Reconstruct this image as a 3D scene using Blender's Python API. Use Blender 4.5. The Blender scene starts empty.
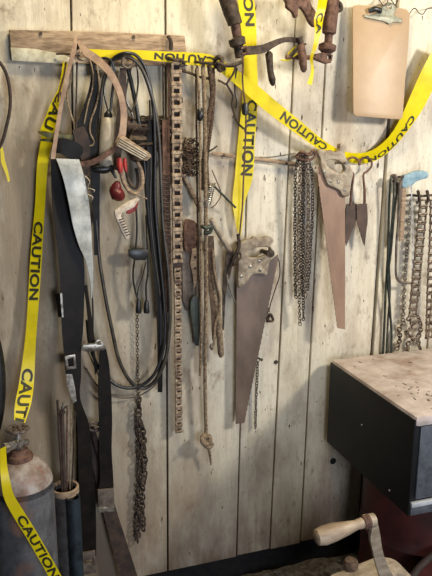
import bpy, bmesh, math, random
from mathutils import Vector, Matrix
random.seed(7)
C = bpy.context.scene.collection
SC = bpy.context.scene
R = random.random
def U(a, b): return a + (b - a) * R()

# ------------------------------------------------------------------ camera
F = 700.0
h = Vector((2074, -166, F)); n = Vector((-250, -172, F))
X = h.normalized(); X = Vector((X.x, -X.y, -X.z))
N = n.normalized(); N = Vector((N.x, -N.y, -N.z))
N = (N - X * N.dot(X)).normalized()
Z = X.cross(N).normalized()
RM = Matrix((X, N, Z))                       # camera -> world
CAM = Vector((0.0, -2.3 * 0.92, 1.55))
cd = bpy.data.cameras.new('camera'); cam = bpy.data.objects.new('camera', cd); C.objects.link(cam)
cam.matrix_world = Matrix.Translation(CAM) @ RM.to_4x4()
cd.sensor_fit = 'VERTICAL'; cd.sensor_height = 24.0; cd.lens = 24.0 * F / 576.0
cd.clip_start = 0.02; SC.camera = cam

def ray(px, py):
    return RM @ Vector(((px - 216) / F, -(py - 288) / F, -1.0))
def P(px, py, d=0.0):
    """point of the plane parallel to the wall, d metres in front of it"""
    r = ray(px, py); return CAM + r * ((-d - CAM.y) / r.y)
def PZ(px, py, z):
    r = ray(px, py); return CAM + r * ((z - CAM.z) / r.z)
def S(p):                                    # metres per pixel at p
    return -((RM.transposed() @ (p - CAM)).z) / F

# ------------------------------------------------------------------ materials
def lin(c):
    def f(v):
        v /= 255.0
        return v / 12.92 if v <= 0.04045 else ((v + 0.055) / 1.055) ** 2.4
    return (f(c[0]), f(c[1]), f(c[2]), 1)
def mat(name, a, b=None, rough=0.6, metal=0.0, scale=30.0, bump=0.2, c=None, stretch=(1, 1, 1), spec=0.5, thr=(0.38, 0.62), cthr=(0.58, 0.66), trans=0.0):
    m = bpy.data.materials.new(name); m.use_nodes = True
    nt = m.node_tree; nd = nt.nodes; lk = nt.links
    bs = nd['Principled BSDF']; bs.inputs['Roughness'].default_value = rough; bs.inputs['Metallic'].default_value = metal
    bs.inputs['Specular IOR Level'].default_value = spec
    if b is None: b = tuple(int(v * 0.7) for v in a)
    tc = nd.new('ShaderNodeTexCoord'); mp = nd.new('ShaderNodeMapping'); mp.inputs['Scale'].default_value = stretch
    geo = nd.new('ShaderNodeNewGeometry'); lk.new(geo.outputs['Position'], mp.inputs['Vector'])
    nz = nd.new('ShaderNodeTexNoise'); nz.inputs['Scale'].default_value = scale; nz.inputs['Detail'].default_value = 6; nz.inputs['Roughness'].default_value = 0.65
    lk.new(mp.outputs['Vector'], nz.inputs['Vector'])
    cr = nd.new('ShaderNodeValToRGB'); cr.color_ramp.elements[0].position = thr[0]; cr.color_ramp.elements[1].position = thr[1]
    cr.color_ramp.elements[0].color = lin(b); cr.color_ramp.elements[1].color = lin(a)
    lk.new(nz.outputs['Fac'], cr.inputs['Fac'])
    out = cr.outputs['Color']
    if c is not None:
        n2 = nd.new('ShaderNodeTexNoise'); n2.inputs['Scale'].default_value = scale * 0.45; n2.inputs['Detail'].default_value = 8
        lk.new(mp.outputs['Vector'], n2.inputs['Vector'])
        c2 = nd.new('ShaderNodeValToRGB'); c2.color_ramp.elements[0].position = cthr[0]; c2.color_ramp.elements[1].position = cthr[1]
        lk.new(n2.outputs['Fac'], c2.inputs['Fac'])
        mx = nd.new('ShaderNodeMixRGB'); lk.new(c2.outputs['Color'], mx.inputs['Fac']); lk.new(out, mx.inputs['Color1']); mx.inputs['Color2'].default_value = lin(c)
        out = mx.outputs['Color']
    lk.new(out, bs.inputs['Base Color'])
    if bump:
        bp = nd.new('ShaderNodeBump'); bp.inputs['Strength'].default_value = bump; bp.inputs['Distance'].default_value = 0.003
        lk.new(nz.outputs['Fac'], bp.inputs['Height']); lk.new(bp.outputs['Normal'], bs.inputs['Normal'])
    if trans:
        tr = nd.new('ShaderNodeBsdfTranslucent'); lk.new(out, tr.inputs['Color'])
        ms = nd.new('ShaderNodeMixShader'); ms.inputs['Fac'].default_value = trans
        lk.new(bs.outputs[0], ms.inputs[1]); lk.new(tr.outputs[0], ms.inputs[2]); lk.new(ms.outputs[0], nd['Material Output'].inputs['Surface'])
    return m

M = {}
M['tape'] = mat('yellow_plastic', (244, 226, 12), (228, 208, 8), 0.35, 0, 14, 0.12, trans=0.25)
M['ink'] = mat('black_ink', (34, 32, 10), (52, 48, 12), 0.5, 0, 60, 0)
M['rust'] = mat('rusty_iron', (124, 92, 76), (78, 54, 44), 0.75, 0.2, 60, 0.5)
M['darkrust'] = mat('dark_iron', (88, 72, 58), (44, 34, 28), 0.65, 0.35, 60, 0.5)
M['chainrust'] = mat('chain_steel', (150, 132, 112), (52, 40, 32), 0.36, 0.5, 110, 0.4)
M['ladder'] = mat('link_steel', (182, 160, 134), (92, 72, 56), 0.6, 0.3, 60, 0.4)
M['bright'] = mat('worn_steel', (186, 180, 168), (110, 100, 90), 0.35, 0.7, 50, 0.3)
M['black'] = mat('black_rubber', (34, 33, 31), (20, 19, 18), 0.38, 0, 20, 0.1, spec=0.6)
M['hose'] = mat('dusty_black_rubber', (78, 70, 58), (36, 33, 28), 0.36, 0, 20, 0.1, spec=0.6)
M['leather'] = mat('dark_leather', (27, 21, 16), (14, 11, 8), 0.5, 0, 25, 0.25, spec=0.22)
M['shear'] = mat('dark_brown_blade_steel', (92, 74, 64), (70, 56, 48), .5, .2, 20, .2)
M['clot'] = mat('clotted_rust', (74, 60, 50), (36, 29, 24), .8, .1, 60, .5)
M['chaindark'] = mat('dark_chain_steel', (92, 78, 66), (34, 28, 24), .4, .4, 90, .4)
M['silver'] = mat('grey_coated_webbing', (206, 206, 200), (150, 152, 148), 0.35, 0.25, 16, 0.2, c=(205, 180, 160))
M['pink'] = mat('tan_leather', (180, 150, 122), (142, 112, 90), 0.5, 0, 30, 0.3)
M['rope'] = mat('dirty_rope', (158, 138, 112), (96, 78, 60), 0.9, 0, 120, 0.6)
M['ropedark'] = mat('brown_rope', (104, 82, 64), (62, 48, 38), 0.9, 0, 120, 0.6)
M['wood'] = mat('grey_brown_wood', (172, 148, 122), (122, 100, 80), 0.75, 0, 20, 0.4, stretch=(1, 1, 6))
M['handle'] = mat('worn_handle_wood', (172, 158, 136), (126, 110, 92), 0.6, 0, 40, 0.3, c=(90, 66, 50), cthr=(0.6, 0.7))
M['blade_b'] = mat('brown_saw_steel', (124, 104, 90), (98, 82, 70), 0.4, 0.15, 12, 0.12, stretch=(1, 1, .4))
M['blade_p'] = mat('rosy_saw_steel', (152, 124, 104), (132, 106, 90), 0.4, 0.12, 10, 0.1, stretch=(1, 1, .4))
M['cream'] = mat('aged_cream_wood', (196, 186, 166), (150, 136, 116), 0.55, 0, 30, 0.2, stretch=(1, 1, .3))
M['red'] = mat('red_plastic', (170, 44, 34), (110, 24, 22), 0.45, 0, 30, 0.1)
M['darkred'] = mat('dark_red_metal', (104, 26, 28), (66, 18, 20), 0.45, 0.1, 30, 0.1)
M['white'] = mat('bone_white', (222, 208, 188), (180, 160, 138), 0.5, 0, 60, 0.2)
M['blue'] = mat('faded_blue_paint', (142, 170, 182), (104, 138, 154), 0.6, 0, 50, 0.2, c=(170, 170, 160))
M['hard'] = mat('hardboard', (178, 150, 118), (168, 140, 108), 0.45, 0, 9, 0.03, c=(160, 124, 94), cthr=(0.70, 0.76))
M['clip'] = mat('clip_steel', (150, 150, 130), (112, 110, 92), 0.45, 0.15, 60, 0.2)
M['green'] = mat('green_black_steel', (66, 72, 62), (40, 42, 38), 0.5, 0.4, 40, 0.3)
M['plate'] = mat('pitted_grey_steel', (122, 110, 98), (84, 72, 64), 0.6, 0.4, 40, 0.3)
M['gas'] = mat('blue_grey_paint', (104, 104, 106), (68, 67, 70), 0.6, 0.15, 22, 0.3, c=(128, 96, 80), stretch=(1, 1, .6), cthr=(.54, .68))
M['gastop'] = mat('rusty_shoulder', (172, 162, 154), (124, 102, 88), 0.6, 0.1, 22, 0.3, c=(134, 88, 68), cthr=(.56, .68))
M['bluepipe'] = mat('blue_steel_pipe', (46, 58, 66), (28, 34, 40), 0.5, 0.2, 30, 0.2)
M['greypipe'] = mat('grey_pipe', (92, 90, 88), (62, 58, 56), 0.6, 0.2, 30, 0.2)
M['boxblack'] = mat('black_enamel', (16, 17, 18), (9, 10, 11), 0.5, 0.0, 20, 0.15, spec=0.3, c=(40, 40, 40), cthr=(0.70, 0.78))
M['boxgrey'] = mat('dull_grey_enamel', (104, 108, 114), (78, 82, 88), 0.35, 0.3, 30, 0.1)
M['boxtop'] = mat('dusty_lid', (206, 192, 184), (174, 158, 148), 0.65, 0.1, 14, 0.25, c=(150, 122, 104), cthr=(0.62, 0.72))
M['lip'] = mat('light_grey_edge', (225, 228, 230), (190, 194, 198), 0.35, 0.4, 30, 0.1)
M['drum'] = mat('maroon_drum', (84, 36, 32), (58, 26, 24), 0.5, 0.1, 10, 0.15, c=(96, 62, 46), cthr=(.58, .74))
M['crank'] = mat('crank_grey_wood', (180, 164, 142), (138, 122, 102), 0.5, 0.1, 40, 0.25, stretch=(.4, 1, 1))
M['crankwood'] = mat('crank_wood', (178, 158, 132), (136, 114, 92), 0.5, 0, 30, 0.2, stretch=(.3, 1, 1))
M['plant'] = mat('charred_brown_wood', (70, 52, 42), (42, 31, 26), 0.7, 0, 30, 0.4)
M['dark'] = mat('near_black', (34, 30, 27), (18, 16, 15), 0.95, 0, 30, 0.5)
M['soil'] = mat('grey_gravel', (112, 104, 98), (58, 52, 48), 0.95, 0, 40, 0.8, c=(40, 34, 30))
M['bark'] = mat('leaf_litter', (96, 80, 66), (46, 36, 30), 0.9, 0, 40, 0.4)

def wall_mat():
    m = bpy.data.materials.new('old_painted_planks'); m.use_nodes = True
    nt = m.node_tree; nd = nt.nodes; lk = nt.links
    bs = nd['Principled BSDF']; bs.inputs['Roughness'].default_value = 0.62; bs.inputs['Specular IOR Level'].default_value = 0.35
    geo = nd.new('ShaderNodeNewGeometry')
    def noise(sc, stretch, det=6, rg=.6):
        mp = nd.new('ShaderNodeMapping'); mp.inputs['Scale'].default_value = stretch
        lk.new(geo.outputs['Position'], mp.inputs['Vector'])
        z = nd.new('ShaderNodeTexNoise'); z.inputs['Scale'].default_value = sc; z.inputs['Detail'].default_value = det; z.inputs['Roughness'].default_value = rg
        lk.new(mp.outputs['Vector'], z.inputs['Vector']); return z.outputs['Fac']
    def ramp(src, lo, hi):
        r = nd.new('ShaderNodeMapRange'); r.inputs['From Min'].default_value = lo; r.inputs['From Max'].default_value = hi
        lk.new(src, r.inputs['Value']); return r.outputs['Result']
    def mul(a, k):
        r = nd.new('ShaderNodeMath'); r.operation = 'MULTIPLY'; lk.new(a, r.inputs[0])
        if isinstance(k, float): r.inputs[1].default_value = k
        else: lk.new(k, r.inputs[1])
        return r.outputs[0]
    def mix(fac, a, b):
        x = nd.new('ShaderNodeMixRGB'); lk.new(fac, x.inputs['Fac'])
        if isinstance(a, tuple): x.inputs['Color1'].default_value = lin(a)
        else: lk.new(a, x.inputs['Color1'])
        x.inputs['Color2'].default_value = lin(b); return x.outputs['Color']
    big = noise(1.6, (1, 1, .7), 4); mid = noise(7, (1, 1, .5)); fine = noise(60, (1, 1, .12), 5); spk = noise(55, (1.3, 1, .45), 3, .5); pat = noise(13, (1, 1, .6), 8, .7)
    col = mix(ramp(big, .35, .65), (222, 214, 196), (208, 197, 172))
    col = mix(mul(ramp(mid, .46, .66), .8), col, (162, 145, 126))
    col = mix(mul(ramp(fine, .48, .72), .32), col, (146, 130, 108))
    col = mix(mul(ramp(pat, .57, .66), .6), col, (126, 104, 82))
    vfine = noise(150, (1, 1, .3), 4, .7); col = mix(mul(ramp(vfine, .56, .7), .4), col, (112, 96, 78))
    spk2 = noise(21, (1.2, 1, .6), 9, .75)
    sep = nd.new('ShaderNodeSeparateXYZ'); lk.new(geo.outputs['Position'], sep.inputs[0])
    col = mix(ramp(spk, .69, .71), col, (66, 48, 36))
    col = mix(mul(ramp(spk2, .665, .73), .7), col, (84, 64, 48))
    # brown tone, heavier towards the lower boards
    low = nd.new('ShaderNodeMapRange'); low.inputs['From Min'].default_value = LOWZ + .5; low.inputs['From Max'].default_value = LOWZ
    lk.new(sep.outputs['Z'], low.inputs['Value'])
    g = noise(5, (1, 1, .35), 7, .65)
    col = mix(mul(mul(low.outputs['Result'], ramp(g, .30, .56)), .95), col, (116, 94, 78))
    # grime plus the mounting board's shade, painted into the left boards below it
    lf = nd.new('ShaderNodeMapRange'); lf.inputs['From Min'].default_value = P(250, 250).x; lf.inputs['From Max'].default_value = P(60, 250).x
    lk.new(sep.outputs['X'], lf.inputs['Value'])
    tp = nd.new('ShaderNodeMapRange'); tp.inputs['From Min'].default_value = P(100, 70).z; tp.inputs['From Max'].default_value = P(100, 150).z
    lk.new(sep.outputs['Z'], tp.inputs['Value'])
    col = mix(mul(mul(mul(lf.outputs['Result'], tp.outputs['Result']), ramp(g, .2, .5)), .8), col, (124, 106, 84))
    lk.new(col, bs.inputs['Base Color'])
    bp = nd.new('ShaderNodeBump'); bp.inputs['Strength'].default_value = .6; bp.inputs['Distance'].default_value = .003
    ad = nd.new('ShaderNodeMath'); ad.operation = 'ADD'; lk.new(fine, ad.inputs[0]); lk.new(mid, ad.inputs[1])
    lk.new(ad.outputs[0], bp.inputs['Height']); lk.new(bp.outputs['Normal'], bs.inputs['Normal'])
    return m

# ------------------------------------------------------------------ builders
class TH:                                    # a thing: an Empty with parts
    def __init__(s, name, label, cat, at, group=None):
        o = bpy.data.objects.new(name, None); C.objects.link(o); o.location = at; o.empty_display_size = .05
        o['label'] = label; o['category'] = cat
        if group: o['group'] = group
        s.o = o
def org(parent):
    if parent is None: return Vector((0, 0, 0))
    if isinstance(parent, TH): return parent.o.location.copy()
    return parent['_org'] if False else ORG[parent.name]
ORG = {}
def link(name, bm, m, parent=None, smooth=True, label=None):
    """bm in world coordinates becomes ONE mesh object"""
    bmesh.ops.recalc_face_normals(bm, faces=bm.faces[:])
    if parent is None:
        c = Vector((0, 0, 0))
        for v in bm.verts: c += v.co
        c /= max(1, len(bm.verts)); o0 = c
    else:
        o0 = parent.o.location.copy() if isinstance(parent, TH) else ORG[parent.name]
    for v in bm.verts: v.co -= o0
    me = bpy.data.meshes.new(name); bm.to_mesh(me); bm.free()
    if smooth:
        for p in me.polygons: p.use_smooth = True
    o = bpy.data.objects.new(name, me); C.objects.link(o)
    me.materials.append(M[m] if isinstance(m, str) else m)
    if parent is None: o.location = o0
    else: o.parent = parent.o if isinstance(parent, TH) else parent
    if smooth: 
        try: me.set_sharp_from_angle(angle=math.radians(38))
        except Exception: pass
    ORG[o.name] = o0
    if label: o['label'] = label
    return o
def tag(o, label, cat, group=None, kind=None):
    o['label'] = label; o['category'] = cat
    if group: o['group'] = group
    if kind: o['kind'] = kind
    return o
def struct(o): o['kind'] = 'structure'; return o

def cr(pts, sub=6, closed=False):
    """Catmull-Rom through tuples"""
    k = len(pts[0]); out = []; L = len(pts)
    if L < 3 and not closed: sub = max(sub, 2)
    rng = L if closed else L - 1
    for i in range(rng):
        if closed: a, b, c, d = pts[(i - 1) % L], pts[i], pts[(i + 1) % L], pts[(i + 2) % L]
        else: a, b, c, d = pts[max(i - 1, 0)], pts[i], pts[i + 1], pts[min(i + 2, L - 1)]
        for j in range(sub):
            t = j / sub
            out.append(tuple(.5 * (2 * b[q] + (c[q] - a[q]) * t + (2 * a[q] - 5 * b[q] + 4 * c[q] - d[q]) * t * t + (3 * b[q] - a[q] - 3 * c[q] + d[q]) * t ** 3) for q in range(k)))
    if not closed: out.append(tuple(pts[-1]))
    return out
def frames(W, closed=False):
    T = []
    L = len(W)
    for i in range(L):
        if closed: t = W[(i + 1) % L] - W[i - 1]
        else: t = W[min(i + 1, L - 1)] - W[max(i - 1, 0)]
        if t.length < 1e-9: t = Vector((0, 0, 1))
        T.append(t.normalized())
    ref = Vector((0, -1, 0)) if abs(T[0].y) < .9 else Vector((1, 0, 0))
    u = (ref - T[0] * ref.dot(T[0])).normalized(); out = []
    for t in T:
        u = u - t * u.dot(t)
        if u.length < 1e-6: u = t.orthogonal()
        u.normalize(); out.append((t, u, t.cross(u)))
    return out
def sweepW(bm, W, rad, seg=8, closed=False, flat=1.0):
    """tube through world points W, radius rad (number or list) in metres"""
    FR = frames(W, closed); rings = []
    for i, p in enumerate(W):
        r = rad[i] if isinstance(rad, (list, tuple)) else rad
        t, u, v = FR[i]
        rings.append([bm.verts.new(p + (u * math.cos(2 * math.pi * k / seg) * flat + v * math.sin(2 * math.pi * k / seg)) * r) for k in range(seg)])
    L = len(rings)
    for i in range(L if closed else L - 1):
        a, b = rings[i], rings[(i + 1) % L]
        for k in range(seg): bm.faces.new((a[k], a[(k + 1) % seg], b[(k + 1) % seg], b[k]))
    if not closed: bm.faces.new(rings[0][::-1]); bm.faces.new(rings[-1])
    return bm
def tube(pts, r=1.0, seg=8, sub=6, bm=None, closed=False, flat=1.0):
    """pts: (px, py, d) or (px, py, d, radius_px)"""
    bm = bm or bmesh.new()
    pts = [tuple(p) if len(p) == 4 else (p[0], p[1], p[2], r) for p in pts]
    q = cr(pts, sub, closed); W = [P(*p[:3]) for p in q]
    return sweepW(bm, W, [max(p[3], .05) * S(w) for p, w in zip(q, W)], seg, closed, flat)
def strapW(bm, A, B, th):
    """flat strip between world edge lists A and B with thickness th"""
    rings = []
    L = len(A)
    for i in range(L):
        t = (A[min(i + 1, L - 1)] + B[min(i + 1, L - 1)] - A[max(i - 1, 0)] - B[max(i - 1, 0)])
        w = B[i] - A[i]; nn = t.cross(w)
        nn = nn.normalized() if nn.length > 1e-9 else Vector((0, -1, 0))
        if nn.y > 0: nn = -nn
        nn *= th / 2
        rings.append([bm.verts.new(x) for x in (A[i] + nn, B[i] + nn, B[i] - nn, A[i] - nn)])
    for i in range(L - 1):
        a, b = rings[i], rings[i + 1]
        for k in range(4): bm.faces.new((a[k], a[(k + 1) % 4], b[(k + 1) % 4], b[k]))
    bm.faces.new(rings[0][::-1]); bm.faces.new(rings[-1])
    return bm
def strap(st, th=.0025, sub=5, bm=None):
    """st: stations (xa, ya, da, xb, yb, db) edge A and edge B in pixels"""
    q = cr([tuple(s) for s in st], sub)
    A = [P(s[0], s[1], s[2]) for s in q]; B = [P(s[3], s[4], s[5]) for s in q]
    return strapW(bm or bmesh.new(), A, B, th)
def band(pts, th=.0025, sub=5):
    """pts: (px, py, d, halfwidth_px): band flat against the wall, width across its run"""
    q = cr([tuple(p) for p in pts], sub); A = []; B = []
    L = len(q)
    for i in range(L):
        a, b = q[max(i - 1, 0)], q[min(i + 1, L - 1)]
        tx, ty = b[0] - a[0], b[1] - a[1]; l = math.hypot(tx, ty) or 1
        nx, ny = -ty / l * q[i][3], tx / l * q[i][3]
        A.append(P(q[i][0] - nx, q[i][1] - ny, q[i][2])); B.append(P(q[i][0] + nx, q[i][1] + ny, q[i][2]))
    return strapW(bmesh.new(), A, B, th)
def flat(loops, d=.02, th=2.0, bev=.3, smooth_idx=()):
    """extruded plate: loops of pixel points (first outline, then holes); d number or f(x, y); th, bev in px"""
    cu = bpy.data.curves.new('t', 'CURVE'); cu.dimensions = '2D'; cu.fill_mode = 'BOTH'
    cu.extrude = max(th / 2 - bev, .01); cu.bevel_depth = bev; cu.bevel_resolution = 1; cu.offset = -bev
    for li, lp in enumerate(loops):
        if li in smooth_idx: lp = cr([tuple(p) for p in lp], 4, True)
        s = cu.splines.new('POLY'); s.points.add(len(lp) - 1); s.use_cyclic_u = True
        for i, p in enumerate(lp): s.points[i].co = (p[0], -p[1], 0, 1)
    o = bpy.data.objects.new('t', cu); C.objects.link(o)
    dg = bpy.context.evaluated_depsgraph_get(); me = bpy.data.meshes.new_from_object(o.evaluated_get(dg))
    bm = bmesh.new(); bm.from_mesh(me); bpy.data.objects.remove(o); bpy.data.meshes.remove(me); bpy.data.curves.remove(cu)
    bmesh.ops.remove_doubles(bm, verts=bm.verts[:], dist=.001)
    for v in bm.verts:
        x, y, z = v.co; y = -y
        dd = d(x, y) if callable(d) else d
        v.co = P(x, y, dd) + Vector((0, -z * .0033, 0))
    return bm
def box(c, s, rot=None, bev=0, bm=None):
    b = bmesh.new(); bmesh.ops.create_cube(b, size=1)
    for v in b.verts: v.co = Vector((v.co.x * s[0], v.co.y * s[1], v.co.z * s[2]))
    if bev: bmesh.ops.bevel(b, geom=b.edges[:], offset=bev, segments=2, affect='EDGES', profile=.6)
    mx = Matrix.Translation(c) @ (rot.to_4x4() if rot else Matrix.Identity(4))
    b.transform(mx)
    if bm is None: return b
    me = bpy.data.meshes.new('t'); b.to_mesh(me); bm.from_mesh(me); bpy.data.meshes.remove(me); b.free(); return bm
def lathe(c, axis, prof, seg=32, bm=None):
    """prof: (radius, height) along axis from c; world metres"""
    bm = bm or bmesh.new(); ax = axis.normalized(); u = ax.orthogonal().normalized(); v = ax.cross(u); rings = []
    for r, hh in prof:
        rings.append([bm.verts.new(c + ax * hh + (u * math.cos(2 * math.pi * k / seg) + v * math.sin(2 * math.pi * k / seg)) * max(r, 1e-4)) for k in range(seg)])
    for a, b in zip(rings, rings[1:]):
        for k in range(seg): bm.faces.new((a[k], a[(k + 1) % seg], b[(k + 1) % seg], b[k]))
    bm.faces.new(rings[0][::-1]); bm.faces.new(rings[-1]); return bm
def lathe_px(pts, seg=20):
    """turned piece: (px, py, d, radius_px) down its axis"""
    W = [P(*p[:3]) for p in pts]
    return sweepW(bmesh.new(), W, [p[3] * S(w) for p, w in zip(pts, W)], seg)
def resample(W, step):
    out = [W[0]]; acc = 0
    for a, b in zip(W, W[1:]):
        l = (b - a).length; t = step - acc
        while t <= l and l > 0:
            out.append(a.lerp(b, t / l)); t += step
        acc = (acc + l) % step if l else acc
    return out
def chain_bm(pts, pitch=3.6, w=1.5, r=.45, jitter=.15, bm=None, sub=8, seg=5):
    """oval links, every other one turned; sizes in px"""
    bm = bm or bmesh.new(); W = [P(*p) for p in cr([tuple(p) for p in pts], sub)]
    s = S(W[0]); q = resample(W, pitch * s); tw = U(0, 3)
    for i in range(len(q) - 1):
        a, b = q[i], q[i + 1]; t = (b - a).normalized(); c = (a + b) / 2
        ref = Vector((0, -1, 0)); u = (ref - t * ref.dot(t)).normalized(); v = t.cross(u)
        an = tw + (math.pi / 2 if i % 2 else 0) + U(-jitter, jitter) * 3
        e = u * math.cos(an) + v * math.sin(an)
        hl = (pitch / 2 + r * 1.0) * s; hw = w * s; pts2 = []
        for k in range(12):
            th = 2 * math.pi * k / 12
            x, y = math.cos(th), math.sin(th)
            pts2.append(c + t * (x * hw + (1 if x > 0.01 else -1 if x < -0.01 else 0) * max(hl - hw, 0)) + e * y * hw)
        sweepW(bm, pts2, r * s, seg, True)
    return bm
def ladder_link(c, t, s, wd, ln, heavy=1.0):
    """one cast rectangular link: frame with a hook barrel"""
    bm = bmesh.new(); nn = Vector((0, -1, 0)); nn = (nn - t * nn.dot(t)).normalized(); u = t.cross(nn)
    rot = Matrix((u, nn, t)).transposed()
    k = .17 * wd * heavy
    for sg in (-1, 1): box(c + u * sg * (wd / 2 - k / 2), (k, k * 1.3, ln * .98), rot, k * .2, bm)
    box(c - t * (ln / 2 - k), (wd * 1.12, k * 1.9, k * 1.9), rot, k * .5, bm)
    box(c + t * (ln / 2 - k * .8) - nn * .0, (wd * .62, k * 1.5, k * 1.5), rot, k * .4, bm)
    return bm

# writing on a ribbon
class Ribbon:
    def __init__(s, st, th=.0006, sub=6):
        s.q = cr([tuple(x) for x in st], sub)
        s.A = [P(x[0], x[1], x[2]) for x in s.q]; s.B = [P(x[3], x[4], x[5]) for x in s.q]; s.th = th
        s.cum = [0]
        for i in range(1, len(s.A)):
            s.cum.append(s.cum[-1] + ((s.A[i] + s.B[i]) / 2 - (s.A[i - 1] + s.B[i - 1]) / 2).length)
    def mesh(s): return strapW(bmesh.new(), s.A, s.B, s.th)
    def at_px(s, x, y):                      # arclength nearest to a pixel
        w = min(range(len(s.q)), key=lambda i: (abs((s.q[i][0] + s.q[i][3]) / 2 - x) + abs((s.q[i][1] + s.q[i][4]) / 2 - y)))
        return s.cum[w]
    def pt(s, l, v, off):
        l = max(0, min(l, s.cum[-1] - 1e-6)); i = 0
        while i < len(s.cum) - 2 and s.cum[i + 1] < l: i += 1
        t = (l - s.cum[i]) / max(1e-9, s.cum[i + 1] - s.cum[i])
        a = s.A[i].lerp(s.A[i + 1], t); b = s.B[i].lerp(s.B[i + 1], t)
        nn = ((s.A[i + 1] + s.B[i + 1]) - (s.A[i] + s.B[i])).cross(b - a).normalized()
        if nn.y > 0: nn = -nn
        return a.lerp(b, v) + nn * off
    def text(s, txt, p0, p1, v0, v1):
        cu = bpy.data.curves.new('t', 'FONT'); cu.body = txt; cu.offset = .034; cu.space_character = 1.06
        o = bpy.data.objects.new('t', cu); C.objects.link(o)
        dg = bpy.context.evaluated_depsgraph_get(); me = bpy.data.meshes.new_from_object(o.evaluated_get(dg))
        bm = bmesh.new(); bm.from_mesh(me); bpy.data.objects.remove(o); bpy.data.meshes.remove(me)
        for _ in range(2): bmesh.ops.subdivide_edges(bm, edges=[e for e in bm.edges if e.calc_length() > .12], cuts=1, use_grid_fill=False)
        bmesh.ops.triangulate(bm, faces=bm.faces[:])
        xs = [v.co.x for v in bm.verts]; ys = [v.co.y for v in bm.verts]
        x0, x1, y0, y1 = min(xs), max(xs), min(ys), max(ys); l0, l1 = s.at_px(*p0), s.at_px(*p1)
        for v in bm.verts:
            a = (v.co.x - x0) / (x1 - x0); b = (v.co.y - y0) / (y1 - y0)
            v.co = s.pt(l0 + (l1 - l0) * a, v0 + (v1 - v0) * b, .0011)
        return bm

def nail(x, y, L=.03, d=0.0, r=.9):
    a = P(x, y, 0); b = a + Vector((0, -L, .004)); s = S(a) * r
    bm = sweepW(bmesh.new(), [a + Vector((0, .004, 0)), b], s, 8)
    return sweepW(bm, [b, b + Vector((0, -.0025, 0))], s * 1.9, 10)

# ------------------------------------------------------------------ the setting
WB = P(250, 553, 0).z                        # bottom of the planks
LOWZ = WB; ZG = WB - .075
M['wall'] = wall_mat()
ZT = P(216, -160, 0).z
seams = [((71, 0), (79, 570), 3), ((165.5, 0), (168, 576), 3.5), ((252, 0), (237, 550), 3), ((297, 0), (270, 550), 3), ((329, 0), (301, 537), 4), ((398, 0), (370, 380), 8.5)]
def seamx(s, z):
    a, b = P(*s[0]), P(*s[1]); t = (z - a.z) / (b.z - a.z); return a.x + (b.x - a.x) * t
lines = [(seamx(s, ZT), seamx(s, WB), s[2] / 1000) for s in seams]
Lx = [(lines[0][0] - .27 * k, lines[0][1] - .27 * k, .004) for k in (4, 3, 2, 1)]
Rx = [(lines[-1][0] + .24 * k, lines[-1][1] + .24 * k, .004) for k in (1, 2, 3, 4)]
lines = Lx + lines + Rx
bm = bmesh.new()
kn = P(333, 461, 0)
for i in range(len(lines) - 1):
    a, b = lines[i], lines[i + 1]; g0, g1 = a[2] / 2 + .0014, b[2] / 2 + .0014
    z0 = WB + U(-.004, .004)
    tmp = bmesh.new(); vs = [(a[0] + g0, ZT), (b[0] - g1, ZT), (b[1] - g1, z0), (a[1] + g0, z0)]
    yo = U(0, .002)
    fr = [tmp.verts.new((x, yo, z)) for x, z in vs]; bk = [tmp.verts.new((x, .02, z)) for x, z in vs]
    tmp.faces.new(fr); tmp.faces.new(bk[::-1])
    for k in range(4): tmp.faces.new((fr[k], fr[(k + 1) % 4], bk[(k + 1) % 4], bk[k]))
    bmesh.ops.bevel(tmp, geom=tmp.edges[:], offset=.0014, segments=2, affect='EDGES')
    me = bpy.data.meshes.new('t'); tmp.to_mesh(me); bm.from_mesh(me); bpy.data.meshes.remove(me); tmp.free()
wl = struct(link('wall_back', bm, 'wall', smooth=False))
bk = box(Vector(((lines[0][0] + lines[-1][0]) / 2, .028, (ZT + ZG) / 2)), (lines[-1][0] - lines[0][0], .012, ZT - ZG + .1))
struct(link('wall_backing', bk, 'dark', smooth=False))  # near-black sheet closing the seams and the gap below the planks
# knot holes: dark plugs
knot = lathe(P(333, 461, .0), Vector((0, -1, 0)), [(.012, -.001), (.0125, .0016), (.009, .002), (.001, .0012)], 16)
struct(link('trim_1', knot, 'dark'))
k2 = lathe(P(276, 362, .0), Vector((0, -1, 0)), [(.007, -.001), (.0075, .0012), (.005, .0015), (.001, .001)], 12)
struct(link('trim_2', k2, 'plant'))
def ground_bm():
    b = bmesh.new(); nx, ny = 90, 60; x0, x1, y0, y1 = -1.5, 2.0, -1.9, .02; g = []
    for j in range(ny + 1):
        row = []
        for i in range(nx + 1):
            x = x0 + (x1 - x0) * i / nx; y = y0 + (y1 - y0) * (j / ny)
            hz = .006 * math.sin(x * 23 + y * 11) + .005 * math.sin(y * 31 - x * 17) + U(-.004, .004)
            row.append(b.verts.new((x, y, ZG + hz - (.03 if y > -.03 else 0))))
        g.append(row)
    for j in range(ny):
        for i in range(nx): b.faces.new((g[j][i], g[j][i + 1], g[j + 1][i + 1], g[j + 1][i]))
    return b
struct(link('floor', ground_bm(), 'soil'))
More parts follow.
